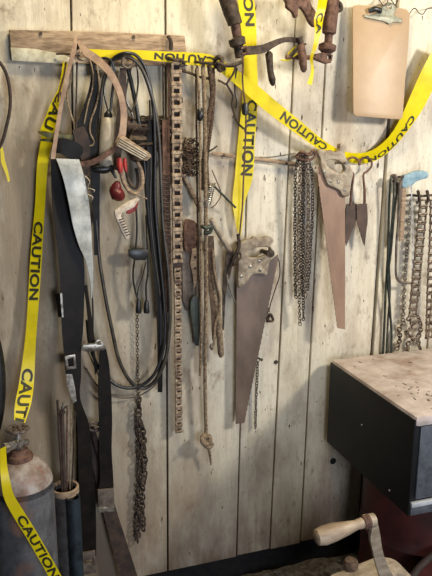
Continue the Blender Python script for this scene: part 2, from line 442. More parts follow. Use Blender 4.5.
# litter on the ground
bm = bmesh.new()
for i in range(520):
    x, y = U(-.3, .95), U(-.75, -.02); z = ZG + U(.006, .02); s = U(.006, .02)
    c = Vector((x, y, z)); a = U(0, 6.28); u = Vector((math.cos(a), math.sin(a), U(-.4, .4))) * s; v = Vector((-math.sin(a), math.cos(a), U(-.4, .4))) * s * U(.2, .7)
    w = Vector((0, 0, .0015)) if i % 3 else Vector((0, 0, s * .7))
    top = [bm.verts.new(c + k + w) for k in (u, v, -u, -v)]; bot = [bm.verts.new(c + k - w) for k in (u, v, -u, -v)]
    bm.faces.new(top); bm.faces.new(bot[::-1])
    for k in range(4): bm.faces.new((top[k], top[(k + 1) % 4], bot[(k + 1) % 4], bot[k]))
tag(link('ground_litter', bm, 'bark', smooth=False), 'dark bark scraps and rubble strewn on the ground below the wall', 'debris', kind='stuff')

# ------------------------------------------------------------------ mounting board
t = TH('mounting_board', 'long horizontal dusty board nailed across the top left of the wall', 'board', P(9, 46, 0))
bd = lambda x, y: .012
link('plank', flat([[(9, 30), (100, 32), (184, 36), (187, 66), (120, 65), (12, 61)]], bd, 5, .5), 'wood', t)
M['paintstrip'] = mat('pale_chipped_paint', (206, 202, 180), (170, 160, 136), 0.6, 0, 40, .2)
link('paint_strip', flat([[(10.5, 47.5), (36, 49), (62, 54), (75, 60), (75, 64.5), (12, 60.6)]], .0206, .5, .1), 'paintstrip', t, label='pale chipped paint left along the lower edge')
for x, y in ((40, 36), (132, 39), (180, 60)): link('nail', nail(x, y, .022), 'darkrust', t)

# ------------------------------------------------------------------ caution tape
def tape(st, label, texts=(), sub=6, group='yellow caution tape'):
    rb = Ribbon(st, sub=sub); t = TH('caution_tape', label, 'tape', rb.A[0].copy(), group)
    link('strip', rb.mesh(), 'tape', t)
    for a in texts: link('lettering', rb.text(*a), 'ink', t, smooth=False)
    return t
tape([(63, 62, .035, 70, 64, .035), (59, 86, .035, 66, 92, .04), (51, 103, .035, 61, 111, .045), (44, 121, .03, 56, 127, .045), (40, 131, .03, 53, 134, .04), (41, 139, .025, 53, 139, .035), (37, 165, .025, 48, 166, .03), (35, 205, .02, 45, 206, .03), (30.5, 255, .02, 42, 256, .03), (28, 300, .025, 39, 300, .03), (25, 340, .03, 36, 340, .035), (19.5, 380, .05, 34, 382, .05), (15, 404, .09, 31, 404, .09), (14, 420, .13, 25, 423, .13)],
     'long yellow caution tape strand hanging down the left side to the gas cylinder valve',
     [('CAUTION', (40, 226), (32, 302), .08, .92), ('CAU', (60, 92), (45, 128), .1, .9), ('CAUTI', (28, 372), (18, 423), .1, .9)])
tape([(0, 449, .30, 6, 446, .30), (0, 466, .32, 7, 464, .32), (1, 480, .335, 10, 480, .335), (4, 498, .34, 14, 495, .34), (13, 516, .345, 23, 510, .345), (26, 537, .345, 36, 531, .345), (45, 570, .34, 56, 566, .34), (58, 595, .34, 69, 590, .34)],
     'yellow caution tape strand crossing diagonally in front of the gas cylinder', [('CAUTION', (20, 516), (54, 576), .1, .9)])
tape([(88, 56, .03, 88, 49, .03), (110, 58, .035, 110, 50, .035), (133, 58.6, .04, 133, 50, .04), (165, 62, .04, 166, 51.5, .04), (199, 66, .045, 200, 53, .045), (214, 68, .05, 216, 57, .05), (224, 75, .055, 231, 66, .055), (244, 92, .06, 251, 80, .06), (268, 113, .06, 276, 101, .06), (298, 135, .055, 305, 125, .055), (320, 150, .04, 326, 142, .04), (338, 158, .025, 341, 150, .025), (352, 163, .012, 353, 153, .02), (368, 163, .012, 367, 152, .02), (382, 157, .015, 379, 146, .025), (397, 144, .02, 391, 134, .03), (412, 125, .03, 402, 115, .035), (424, 107, .04, 412, 92, .04), (437, 80, .05, 423, 68, .05), (450, 50, .055, 436, 44, .055)],
     'long yellow caution tape draped from the board past the right saw to the clipboard',
     [('CAUTION', (214, 63), (153, 56), .85, .15), ('CAUTION', (325, 147), (282, 113), .15 + .7, .15), ('CAUTION', (414, 114), (368, 157), .45, .06)])
tape([(237, -12, .02, 253, -12, .02), (240, 20, .02, 256, 20, .02), (244, 60, .02, 257, 60, .02), (242, 100, .018, 258, 100, .02), (238, 140, .018, 255, 140, .022), (235, 175, .018, 253, 176, .022), (232.5, 200, .02, 245, 202, .024), (235, 220, .02, 243, 221, .024), (238, 234, .02, 241, 236, .022)],
     'yellow caution tape strip hanging straight down above the lower saw',
     [('CAUTION', (249, 103), (243, 177), .3, .95), ('ON', (245, -2), (248, 24), .3, .9)])
tape([(319, -10, .10, 329, -10, .10), (317, 8, .10, 326, 8, .11), (314, 20, .11, 324, 16, .12), (315, 32, .12, 321, 32, .12), (313, 46, .12, 317, 47, .12), (310, 58, .11, 313, 58, .115), (311, 70, .11, 314, 71, .11), (307, 84, .11, 312, 85, .11)],
     'short twisted yellow caution tape end tied around the clamp at the top', [('CA', (320, 14), (317, 34), .2, .9)])
tape([(-6, 140, .03, -2, 139, .03), (0, 150, .03, 3, 149, .03), (1, 162, .03, 5, 160, .03), (5, 172, .03, 8, 171, .03), (8, 182, .03, 10, 181, .03)],
     'small yellow caution tape tail on the rope loop at the left edge')
bm = strap([(38, 131, .045, 38, 133, .045), (46, 131.5, .05, 46, 137, .05), (60, 134, .05, 60, 139, .05), (81, 135, .045, 81, 140, .045)], .001)
bm = strap([(40, 139, .04, 40, 141, .04), (52, 139, .045, 52, 142, .045), (80, 141, .045, 80, 144, .04)], .001, bm=bm)
M['olive'] = mat('dirty_olive_tape', (112, 104, 30), (60, 56, 22), .5, 0, 40, .2)
tag(link('dirty_tape_wrap', bm, 'olive'), 'crumpled dirty olive tape wrap across the left tape strand', 'tape')

# ------------------------------------------------------------------ clipboard
t = TH('clipboard', 'tan hardboard clipboard with steel clip hanging at the top right', 'clipboard', P(378, 8, 0))
dcl = lambda x, y: .015 + .03 * (y - 5) / 110 + .012 * (1 - (x - 352) / 50)
cb = flat([[(352.5, 9), (354, 5.5), (358, 5), (402, 8.5), (407, 10), (409.5, 14), (408, 45), (405, 80), (402.5, 115), (401, 119), (398, 119.5), (356, 116), (353.5, 114), (353, 110)]], dcl, 1.6, .3)
link('board', cb, 'hard', t)
dc2 = lambda x, y: dcl(x, y) + .006
cl = flat([[(363.5, 17), (364, 14.5), (371, 15), (377, 13), (380, 10), (382, 5), (388, 2), (395, 4), (396, 9), (393, 14), (397, 17), (402, 18.5), (401.5, 22.5), (392, 22.5), (389, 24.5), (385, 22), (374, 19.5)], [(386.5, 6), (391, 6), (391, 9), (387, 9)]], dc2, 1.6, .5)
cp = link('clip', cl, 'clip', t)
link('clip_lever', tube([(369, 11, .035), (375, 9, .04), (381, 11, .035)], 2.6, 10, flat=.6), 'black', cp, label='dark rolled end of the clip')
t = TH('wire_hook', 'bent black wire hook holding the clipboard at its top', 'hook', P(388, 3, 0))
link('wire', tube([(378, -3, .0), (381, 3, .03), (384, 6, .04), (387, 3, .04), (389, -2, .04), (392, 1, .05), (395, 5, .05), (398, 0, .04), (397, -5, .02)], .5), 'darkrust', t)
t = TH('wire_hook', 'loose black curled wire on the wall right of the clipboard', 'hook', P(418, 10, 0))
link('wire', tube([(408, 16, 0), (413, 9, .02), (416, 9, .03), (419, 13, .03), (423, 14, .03), (427, 9, .03), (432, 8, .02), (436, 6, .0)], .45), 'darkrust', t)

# ------------------------------------------------------------------ handsaws
t = TH('handsaw', 'larger dusty handsaw with mottled grip hanging at the centre of the wall', 'saw', P(256, 240, 0))
ds = lambda x, y: .03 + .012 * (x - 238) / 40
teeth = [(278 - (278 - 244) * k / 60 + (.5 if k % 2 else 0), 258 + (423 - 258) * k / 60) for k in range(61)]
link('blade', flat([[(240, 276), (268, 262), (278, 254)] + teeth + [(235.6, 424), (236.7, 284)]], ds, .7, .1), 'blade_b', t, smooth=False)
gp = link('grip', flat([[(240, 242), (243, 240.5), (246, 238), (250, 239), (254, 236.5), (259, 238), (266, 236), (271, 237), (272.5, 241), (270, 245), (272, 250), (271, 256), (268, 263), (267, 270), (265, 275), (258, 273), (250, 275), (247, 281), (241, 286), (237.5, 286), (237, 270), (237.5, 262), (236.5, 256), (238, 248)],
                   [(246.5, 253), (248, 249.5), (252, 249), (257, 247), (263, 246.5), (268, 247), (269, 250), (266, 254), (260, 256.5), (253, 257), (248, 256.5)]], lambda x, y: ds(x, y) + .001, 7, 1.2, (0, 1)), 'handle', t)
for x, y in ((250, 266.5), (259, 261), (260, 270), (241, 276)): link('bolt', lathe(P(x, y, ds(x, y) + .011), Vector((0, -1, 0)), [(.005, 0), (.0052, .003), (.003, .0042)], 12), 'bright', gp)
nh = nail(262, 251, .07, r=2.2); tag(link('wall_nail', nh, 'darkrust'), 'dark iron nail carrying the central handsaw through its grip', 'nail')
t = TH('handsaw', 'rosy brown handsaw with pale grip hanging right of the chain bundle', 'saw', P(334, 160, 0))
dr = lambda x, y: .035 + .055 * max(0, (y - 150)) / 180
teeth = [(316.5 + (337.5 - 316.5) * k / 60 - (.5 if k % 2 else 0), 166 + (328 - 166) * k / 60) for k in range(61)]
link('blade', flat([teeth + [(345, 329.5), (345, 192), (335, 170)]], dr, .7, .1), 'blade_p', t, smooth=False)
gp = link('grip', flat([[(316.5, 152), (320, 149), (324, 150.5), (330, 150), (334, 152), (337.5, 150), (338.5, 144.5), (342, 143.5), (344.5, 147), (343.5, 154), (346, 160), (350, 168), (352, 174), (349.5, 182), (348.5, 194), (345, 196.5), (341, 195), (338, 190), (332, 187), (327, 184.5), (323, 176), (320, 167), (319.5, 160)],
                   [(325.5, 163), (327, 160), (332, 159.5), (338, 161), (342.5, 165), (343.5, 170), (340, 173), (334, 171.5), (329, 168.5)]], lambda x, y: dr(x, y) + .001, 7, 1.2, (0, 1)), 'handle', t)
for x, y in ((324, 171.5), (330, 181), (338, 182), (344.5, 190)): link('bolt', lathe(P(x, y, dr(x, y) + .011), Vector((0, -1, 0)), [(.0052, 0), (.0054, .003), (.003, .0045)], 12), 'bright', gp)
tag(link('wall_nail', nail(336, 163, .075, r=1.2), 'bright'), 'pale nail head inside the right handsaw grip', 'nail')

# ------------------------------------------------------------------ sheep shears
t = TH('sheep_shears', 'old sheep shears with heart shaped spring hanging blades down', 'shears', P(360, 160, 0))
link('spring_bow', tube([(350.5, 205, .03, 1.5), (351.5, 190, .032, 1.3), (353.5, 175, .034, 1.1), (350, 171, .034, 1.1), (346.5, 166, .034, 1.1), (347.5, 160, .034, 1.1), (352.5, 157.5, .034, 1.1), (357.5, 159.5, .034, 1.1), (359.5, 164.5, .034, 1.1), (361.5, 159.5, .034, 1.1), (366.5, 157.5, .034, 1.1), (371, 160.5, .034, 1.1), (371.5, 166, .034, 1.1), (367.5, 171, .034, 1.1), (363.5, 175, .034, 1.1), (364.5, 190, .032, 1.3), (364.5, 205, .03, 1.5)], seg=10, sub=8), 'rust', t)
link('blade', flat([[(346, 204), (356, 203.5), (356.6, 212), (356.3, 219), (346, 246), (344.8, 240), (345.2, 225)]], .029, 1.2, .2), 'shear', t, smooth=False)
link('blade', flat([[(356.5, 204), (367, 203.5), (367.6, 220), (364.5, 246), (363, 243), (356.6, 221)]], .034, 1.2, .2), 'shear', t, smooth=False)
tag(link('wall_nail', nail(360, 158, .045, r=1), 'darkrust'), 'nail carrying the sheep shears', 'nail')

# ------------------------------------------------------------------ thin cables, hacksaw, right-hand chains
t = TH('cable_loop', 'thin dark doubled cable loop hanging between the wall crack and hacksaw', 'cable', P(393, 178, 0))
for i, pp in enumerate(([(394, 177, .03), (391, 178, .035), (390, 188, .035), (389, 210, .03), (388, 250, .03), (386, 285, .03), (384.5, 320, .03), (383, 358, .035)],
           [(393, 178, .03), (396, 179, .035), (397, 188, .03), (394, 215, .03), (391, 250, .03), (388, 278, .035), (390, 310, .03), (391.5, 335, .03), (391, 357, .03)],
           [(393, 180, .028), (394, 188, .028), (392, 220, .025), (389, 255, .025), (390, 290, .02), (388, 320, .02), (386, 357, .02)])):
    link('strand', tube(pp, (1.2, 1.2, 1.0)[i]), 'green', t)
link('clamp', tube([(391, 177, .03), (395, 176, .04), (396, 182, .04)], 2.2, 8), 'plate', t)
tag(link('wall_nail', nail(394, 177, .05), 'darkrust'), 'nail at the top of the thin dark cable loop', 'nail')
t = TH('hacksaw', 'hacksaw with faded blue handle and bent steel frame', 'saw', P(404, 178, 0))
link('grip', flat([[(402, 177), (407, 174), (413, 171.5), (421, 170.5), (427, 172.5), (427, 177.5), (421, 179.5), (415, 182), (411, 186), (405, 188.5), (401, 186)]], .04, 5, 1.6, (0,)), 'blue', t)
link('frame', tube([(404, 180, .04, 2.3), (400.5, 184, .04, 2.2), (399.5, 200, .04, 2), (398.5, 220, .04, 1.4), (396.5, 243, .04, 1.3), (396, 262, .04, 1.3), (396, 274, .04, 1.3), (398, 280, .04, 1.3), (403, 282.5, .04, 1.3), (413, 283, .04, 1.3)], seg=8), 'plate', t)
link('frame_sleeve', tube([(404, 188, .045), (402.5, 215, .045), (401, 241, .045)], 2.9, 8, flat=.5), 'wood', t, label='brown sleeve along the frame')
link('blade', strap([(410.5, 184, .04, 411.8, 184, .042), (412, 230, .04, 413.2, 230, .042), (411.5, 283, .04, 413, 283, .042)], .001), 'bright', t)
t = TH('hook_rail', 'small rusty hook rail holding the hanging link chains at the right', 'hook', P(422, 196, 0))
link('rail', tube([(404, 196, .03), (412, 195, .035), (420, 196, .04), (434, 195, .04)], 1.2), 'darkrust', t)
for x in (418, 427): link('hook', tube([(x, 191, .04), (x + 1, 196, .055), (x + 1, 201, .05), (x - 2, 203, .045)], 1.6), 'darkrust', t)
def ladder(path, wd, pitch, name, label, group=None, matn='ladder', heavy=1.0, parent=None):
    W = [P(*p) for p in cr(path, 6)]; s = S(W[0]); q = resample(W, pitch * s)
    t = parent or TH(name, label, 'chain', W[0], group)
    for i, (a, b) in enumerate(zip(q, q[1:])):
        w_ = wd if not callable(wd) else wd(i)
        link('link', ladder_link((a + b) / 2, (a - b).normalized(), s, w_ * s, (b - a).length * 1.04, heavy), matn, t, smooth=False)
    return t
ladder([(424, 199, .05), (421, 230, .045), (418, 260, .045), (415, 290, .045), (412, 322, .045)], 9.5, 8.2, 'link_chain', 'square linked steel chain hanging beside the hacksaw frame', heavy=.85, matn='chainrust')
ladder([(434, 199, .05), (433, 240, .045), (431, 280, .045), (429, 345, .045)], 9, 8.2, 'link_chain', 'rightmost square linked steel chain, cut by the photo edge', heavy=.85, matn='chainrust')
for pts, lab in (([(404, 322, .03), (399, 330, .03), (400, 338, .03), (396, 352, .03)], 'short rusty chain tail left of the right end chain knot'),
                 ([(408, 318, .05), (413, 326, .05), (406, 333, .055), (414, 339, .055), (407, 345, .05), (410, 356, .04)], 'rusty chain bunched in a knot above the black toolbox'),
                 ([(418, 316, .045), (421, 328, .045), (418, 340, .045), (422, 354, .045)], 'short rusty chain hanging between the knot and the rightmost chain')):
    tag(link('steel_chain', chain_bm(pts, 3.4, 1.9, .75), 'chainrust'), lab, 'chain')
tag(link('steel_chain', chain_bm([(411, 201, .035), (409, 225, .02), (407, 250, .015), (405, 280, .015), (403, 322, .015)], 3.2, 1.6, .5), 'bright'), 'pale thin chain put in for the link chain shadow on the wall behind the hacksaw', 'chain')  # chain shape standing in for the link chain's shadow on the wall

# ------------------------------------------------------------------ chain bundle
t = tag(link('wall_nail', nail(303, 154, .06, r=1.2), 'darkrust'), 'thick nail carrying the bundle of fine chains', 'nail')
bund = [([(301, 152, .05), (296, 170, .045), (295, 215, .04), (295, 260, .035), (296, 300, .035)], 'leftmost fine chain of the bundle beside the right saw'),
        ([(302, 152, .055), (299.5, 180, .055), (299, 230, .05), (299, 275, .045), (300, 326, .04)], 'longest fine chain of the bundle beside the right saw'),
        ([(304, 152, .055), (304, 185, .06), (303.5, 230, .055), (303, 280, .05), (303.5, 322, .045)], 'second longest fine chain in the bundle beside the right saw'),
        ([(305, 152, .05), (308, 180, .055), (308.5, 220, .05), (307.5, 255, .045), (305.5, 300, .04)], 'fine chain third from the right saw, ending above the two longest'),
        ([(306, 153, .045), (312, 175, .045), (312.5, 215, .04), (311, 240, .035), (308, 290, .035)], 'rightmost fine chain of the bundle, nearest the right saw'),
        ([(302, 153, .03), (303, 185, .03), (301, 240, .03), (302, 296, .03)], 'fine chain at the back of the bundle beside the right saw')]
for bi, (pts, lab) in enumerate(bund):
    tag(link('fine_chain', chain_bm(pts, 3.0, 1.55, .55), 'chainrust' if bi in (1, 3) else 'chaindark'), lab, 'chain', 'fine chains bundled on one nail')
tag(link('wire_wrap', tube([(296, 156, .05), (302, 152, .07), (309, 155, .065), (313, 150, .05), (315, 156, .04), (309, 160, .05), (300, 159, .06), (296, 156, .05)], 1.4), 'rust'), 'rusty twisted wire wrapped around the top of the chain bundle', 'wire')

# ------------------------------------------------------------------ horizontal rods behind the tape
tag(link('flat_bar', tube([(212, 153.5, .012), (232, 156, .012), (264, 160, .012), (298, 165, .012)], 2.0, 8, flat=.4), 'wood'), 'thin grey brown bar fixed level across the wall behind the vertical tape', 'bar')
for x, y in ((222, 155), (284, 163)): tag(link('wall_nail', nail(x, y + 1.6, .018, r=.8), 'darkrust'), 'small nail under the %s end of the thin level bar' % ('left' if x < 250 else 'right'), 'nail')
tag(link('wire', tube([(252, 157, .006), (272, 157, .006), (296, 153, .006)], .4), 'plate'), 'thin grey wire running just above the level bar', 'wire')

# ------------------------------------------------------------------ the iron clamps at the top
def turned(prof, m, name, parent, seg=20, label=None): return link(name, lathe_px(prof, seg), m, parent, label=label)
t = TH('screw_clamp', 'dark rusty screw clamp hanging at the top centre beside the vertical tape', 'clamp', P(231, 0, 0))
turned([(221, -25, .07, 8), (225, -8, .075, 8.5), (231, 12, .08, 8), (234, 20, .08, 7.5), (235, 24, .08, 7.5), (235.2, 25, .08, 5.5)], 'darkrust', 'tube', t)
turned([(234.5, 22, .08, 4.8), (237.5, 40, .08, 4.2)], 'rust', 'screw', t)
turned([(236, 37, .08, 4.8), (236.6, 38.5, .08, 8.5), (237.8, 45, .08, 8.2), (238.2, 47, .08, 5), (238.6, 48, .08, 5), (240, 57, .08, 5), (240.2, 58, .08, 3)], 'darkrust', 'swivel', t)
t = TH('drawknife', 'bent iron drawknife with two brown handles between the two clamps', 'drawknife', P(260, 48, 0))
link('blade', band([(244, 51, .09, 4.4), (256, 50, .09, 4.4), (264, 48.5, .09, 4.2), (272, 44.5, .09, 3.4), (280, 41, .09, 2.8), (288, 39.5, .09, 2.6), (299, 40.5, .09, 2.6)], .006), 'darkrust', t)
link('pin', tube([(241, 49, .1), (246, 47, .1), (247, 53, .1), (242, 54, .095)], 1.3), 'rust', t)
hh = turned([(268.5, 52, .08, 2.5), (269, 54, .08, 3.9), (269.4, 60, .08, 3.6), (270.5, 72, .08, 3.2), (272.2, 80, .08, 3.6), (272.8, 84, .08, 2.6), (273, 86, .08, 1)], 'darkrust', 'handle', t)
link('tang', tube([(267, 47, .088), (269, 54, .08)], 1.6), 'rust', hh)
hh = turned([(300, 38, .1, 2.2), (300.6, 42, .1, 2.6), (301.3, 46, .1, 3.6), (302, 54, .1, 4.2), (303, 63, .1, 4.0), (303.8, 70, .1, 3.2), (304, 72.5, .1, 1.2)], 'rust', 'handle', t)
link('ferrule', tube([(299, 37, .1), (300.6, 43, .1)], 3.4, 12), 'darkrust', hh)
t = TH('screw_clamp', 'reddish rusty screw clamp with cross bar at the top, left of the clipboard', 'clamp', P(330, 0, 0))
turned([(335, -25, .07, 8), (332, -5, .075, 8.2), (330, 20, .08, 7.5), (329, 33, .08, 7), (328.8, 34.5, .08, 5)], 'rust', 'tube', t)
turned([(329, 32, .08, 4.2), (328, 46, .08, 4)], 'rust', 'screw', t)
turned([(328, 43, .08, 5), (327.6, 45, .08, 9), (327, 50, .08, 8.8), (326.6, 53, .08, 5)], 'rust', 'flange', t)
link('block', flat([[(315, 54), (322, 52.5), (330, 53), (331, 57), (330, 63), (325, 64), (316, 60.5), (313, 58)], [(326.5, 55.5), (330, 56), (329.5, 59.5), (326.5, 59)]], .085, 6, 1.2), 'rust', t)
link('cross_bar', tube([(286, 57, .08), (300, 57.5, .08), (316, 57.5, .085)], 2.2, 8), 'rust', t)
link('bracket', flat([[(281, -6), (300, -6), (308, -2), (311, 6), (316, 14), (317, 24), (313, 27), (308, 22), (303, 12), (298, 8), (297, 16), (294, 18), (291, 12), (286, 8), (285, 2)]], .075, 6, 1.6, (0,)), 'rust', t)
link('thumb_lug', tube([(336, 2, .08), (340, 4, .09), (341, 9, .09), (337, 11, .085)], 2.2), 'darkrust', t)
tag(link('wire', tube([(286, 58, .075), (290, 52, .08), (297, 46, .085), (299, 52, .09), (294, 56, .085), (289, 60, .08), (281, 60, .075)], .8), 'tape'), 'thin yellow cord looped round the clamp cross bar', 'cord')
tag(link('wire', tube([(290, 56, .085), (296, 50, .09), (300, 46, .09), (306, 44, .09)], 1.0), 'darkrust'), 'dark twisted wire beside the larger brown handle', 'wire')

# wires and cords hanging from the dark clamp
t = TH('beaded_wire', 'long thin wire with dark bead hanging from the dark clamp to the central saw', 'wire', P(243, 56, 0))
link('strand', tube([(241, 52, .09), (243, 62, .09), (242.5, 80, .085), (244.5, 100, .08), (246, 120, .07), (245, 150, .06), (243.5, 180, .055), (242.5, 205, .05), (240.5, 225, .045), (239, 242, .04)], .9), 'rust', t)
link('bead', lathe_px([(244.3, 102.5, .08, 1.2), (244.6, 104, .08, 3.2), (245, 109, .08, 3.6), (245.4, 114, .08, 3.2), (245.5, 115.5, .08, 1.2)]), 'black', t)
t = TH('bar_hook', 'short brown hooked bar under the diagonal tape knot', 'hook', P(228, 62, 0))
link('bar', tube([(216, 62, .07, 1.6), (226, 65.5, .075, 1.8), (234, 65, .08, 1.9), (242, 62, .085, 1.6)], seg=8), 'darkrust', t)
link('prong', tube([(236, 66, .08), (233, 74, .075), (229, 80, .07), (226, 84, .065), (222, 82, .06), (218, 80, .055)], 1.1), 'darkrust', t)
tag(link('cord', tube([(226, 83, .06), (230, 90, .055), (233, 96, .05), (232, 104, .045), (234, 114, .045), (238, 123, .05), (244, 129, .055)], 1.1), 'darkrust'), 'dark bent cord curling from the hooked bar to the bead wire', 'cord')
tag(link('cord', tube([(237, 68, .06), (235, 80, .055), (235, 92, .05), (237, 101, .05), (236, 108, .05)], .9), 'black'), 'short black cord hanging just left of the bead wire', 'cord')
tag(link('tape_knot', tube([(215, 60, .055), (219, 57, .065), (222, 62, .07), (218, 66, .065), (220, 70, .06), (225, 68, .06)], 2.4, sub=8), 'darkrust'), 'dark twisted wire knot where the tape turns downwards', 'wire')

# ------------------------------------------------------------------ hooks on the board
def ring(x, y, r, d0, wr, matn, name, label, cat):
    tag(link(name, tube([(x + r * math.cos(a), y + r * math.sin(a), d0 + .01 * math.cos(a)) for a in [k * math.pi / 5 for k in range(10)]], wr, closed=True), matn), label, cat)
t = TH('ring_hook', 'round iron ring hook on the board holding the black hoses', 'hook', P(128, 62, 0))
link('ring', tube([(128 + 6 * math.cos(k * math.pi / 5), 62 + 6 * math.sin(k * math.pi / 5), .06) for k in range(10)], 1.3, closed=True), 'plate', t)
link('stem', tube([(128, 57, .0), (128, 56, .05), (128, 57, .06)], 1.5), 'plate', t)
t = TH('double_hook', 'small iron double hook at the top of the tan leather strap', 'hook', P(78, 52, 0))
link('arm', tube([(56, 54, .03), (66, 54, .04), (74, 55, .05), (80, 56, .06)], .9), 'darkrust', t)
link('ring', tube([(82 + 5 * math.cos(k * math.pi / 5), 56 + 4 * math.sin(k * math.pi / 5), .06) for k in range(10)], 1.1, closed=True), 'bright', t)
link('peg', tube([(75, 48, 0), (77, 48, .05), (79, 44, .06)], 2), 'darkrust', t)

# ------------------------------------------------------------------ black hose coil
t = TH('black_hose', 'coil of dusty black rubber hose hanging in long loops from the ring hook', 'hose', P(128, 55, 0))
hp = [[(112, 60, .04), (104, 78, .04), (100, 110, .035), (97, 160, .035), (96, 210, .035), (99, 255, .035), (105, 295, .035), (111, 325, .035), (119, 360, .035), (131, 382, .035), (142, 388, .035), (153, 383, .04), (163, 366, .045), (168, 345, .045), (170, 310, .045), (168, 270, .045), (163, 225, .045), (161, 180, .05), (159, 140, .05), (155, 110, .055), (148, 84, .06), (140, 66, .06), (128, 57, .06), (112, 60, .045)],
      [(106, 70, .03), (114, 58, .05), (126, 53, .065), (138, 57, .065), (147, 73, .06), (153, 105, .055), (155, 150, .05), (155, 200, .05), (159, 250, .05), (163, 290, .05), (165, 325, .05), (163, 350, .05), (155, 373, .05), (142, 385, .045), (127, 388, .04), (112, 382, .035), (98, 366, .03), (90, 345, .025), (87, 320, .02)],
      [(127, 66, .03), (133, 90, .03), (140, 130, .03), (145, 170, .03), (148, 210, .035), (152, 245, .035), (158, 280, .035), (160.5, 310, .035), (160.5, 345, .035)],
      [(150, 100, .035), (150.5, 130, .035), (151, 170, .04), (150.5, 210, .04), (154, 250, .04), (160, 295, .04)]]
for pp, r, m in zip(hp, (1.9, 1.7, 2.2, 1.3), ('hose', 'black', 'black', 'silver')): 
    link('loop', tube(pp, r, 10), m if m != 'silver' else 'hose', t)
tag(link('cable_strap', band([(151, 120, .04, 3.2), (150, 180, .04, 3.4), (154, 240, .04, 3.4), (159, 300, .04, 3.2), (160, 345, .035, 2.6), (160, 392, .03, 2.3)], .004), 'leather'), 'flat dark strap hanging inside the hose loops with a square cut end', 'strap')
tag(link('thin_cable', tube([(86, 368, .02), (96, 384, .02), (108, 394, .025), (122, 398, .025), (138, 396, .025), (152, 388, .03), (160, 378, .03)], .8), 'plate'), 'thin grey cable curving just below the bottom of the hose coil', 'cable')
tag(link('thin_cable', tube([(84, 342, .02), (90, 356, .02), (97, 372, .02), (104, 384, .02)], .7), 'plate'), 'short thin grey cable curve left of the long dark belt', 'cable')
t = TH('power_cord', 'black cord hanging with two plug ends inside the hose loop', 'cord', P(138, 255, 0))
link('clip_block', flat([[(128, 250), (134, 248), (147, 249), (149, 254), (145, 260), (134, 260), (129, 256)]], .04, 5, 1.4), 'black', t)
link('cord', tube([(136, 205, .03), (137, 230, .035), (135, 255, .045), (133, 275, .04), (135, 290, .04), (138.5, 301, .04)], 1.0), 'black', t)
link('cord', tube([(146, 215, .03), (147, 240, .035), (148, 270, .04), (146, 286, .04), (146.5, 301, .04)], .9), 'black', t)
for x in (138.5, 146.5): link('plug', lathe_px([(x, 300, .04, 1.4), (x, 303, .04, 2.4), (x, 311, .04, 3.2), (x, 313, .04, 2.6)], 12), 'black', t)
tag(link('cord', tube([(146, 262, .02), (142, 278, .02), (138, 290, .02), (137, 312, .015)], .6), 'darkrust'), 'thin cord crossing behind the two plugs', 'cord')

# chains on the wall below the hose
tag(link('fine_chain', chain_bm([(137, 300, .012), (137.5, 340, .012), (138, 380, .012), (139, 408, .012)], 3.2, 1.3, .4), 'darkrust'), 'thin dark chain hanging against the wall behind the hose loop', 'chain')
bm = bmesh.new()
for k in range(2):
    x = 138.5 + 4.5 * k
    chain_bm([(139 + k * .6, 398 + k * 22, .014), (x, 430, .016), (x + U(-2, 2), 465, .018), (x + U(-1, 1), 500, .016), (x + U(-1, 1), 545 - k * 14, .014)], 5.2, 2.7, .95, .6, bm)
tag(link('rusty_chain', bm, 'clot'), 'thick clotted rusty chain hanging low on the wall under the hose', 'chain')

# ------------------------------------------------------------------ tan leather strap with ratchet
t = TH('leather_strap', 'tan leather strap looped over the hook with wide arch to a ribbed slide', 'strap', P(76, 40, 0))
link('long_side', strap([(75, 34, .075, 77.5, 36, .075), (71.5, 50, .08, 76, 51, .08), (66, 72, .08, 70, 73, .08), (60, 100, .075, 64, 101, .075), (55, 130, .07, 59, 131, .07), (51, 155, .07, 55.5, 156, .07), (51, 159, .07, 57, 159, .07)], .003), 'pink', t)
link('arch', strap([(77, 42, .075, 80, 40, .075), (83, 54, .08, 87, 48, .08), (95, 63, .085, 100, 57, .085), (108, 76, .09, 113, 71, .09), (117, 94, .09, 122.5, 91, .09), (120.5, 113, .09, 127, 112, .09), (119, 132, .09, 126, 132, .09), (115, 142, .09, 123, 145, .09)], .003), 'pink', t)
link('lower_tail', strap([(115, 145, .085, 118, 150, .085), (107, 151, .085, 109, 156, .085), (97, 157, .08, 98, 163, .08), (88, 160.5, .075, 89, 166, .075), (80, 161.5, .07, 80, 166.5, .07)], .003), 'rust', t)
sl = flat([[(119, 137), (124, 136), (150, 153.5), (151, 157), (146, 161), (142, 160), (116, 146), (116, 142)]], .095, 4, 1)
sl = link('slide', sl, 'wood', t)
for k in range(4): link('rib', tube([(119 - k * .8 + 1.5, 138.5 + k * 2.4, .105), (148 - k * 1.8, 155 + k * 1.4, .105)], .7), 'cream', sl)
t = TH('ratchet_puller', 'small ratchet tool with red grip and white angled handle', 'tool', P(128, 165, 0))
link('ring', tube([(137, 162, .085, 2), (141.5, 172, .085, 2.2), (142, 185, .085, 2.2), (137, 193, .085, 2), (130, 192, .085, 2), (124.5, 184, .085, 2), (121, 174, .085, 1.8), (121, 164, .085, 1.6)], seg=10), 'wood', t)
link('inner_spring', tube([(127, 165, .075), (127, 175, .075), (131, 185, .075), (136, 188, .075), (138, 180, .075), (136, 168, .075)], 1.7, 8), 'darkrust', t)
link('grip', tube([(119, 158, .095, 2.6), (119.5, 166, .095, 3.2), (120.5, 173, .095, 2.4)], seg=10), 'red', t, label='red grip')
link('grip', tube([(124.5, 158, .095, 1.8), (125, 166, .095, 2), (126, 172, .095, 1.6)], seg=10), 'red', t, label='red grip')
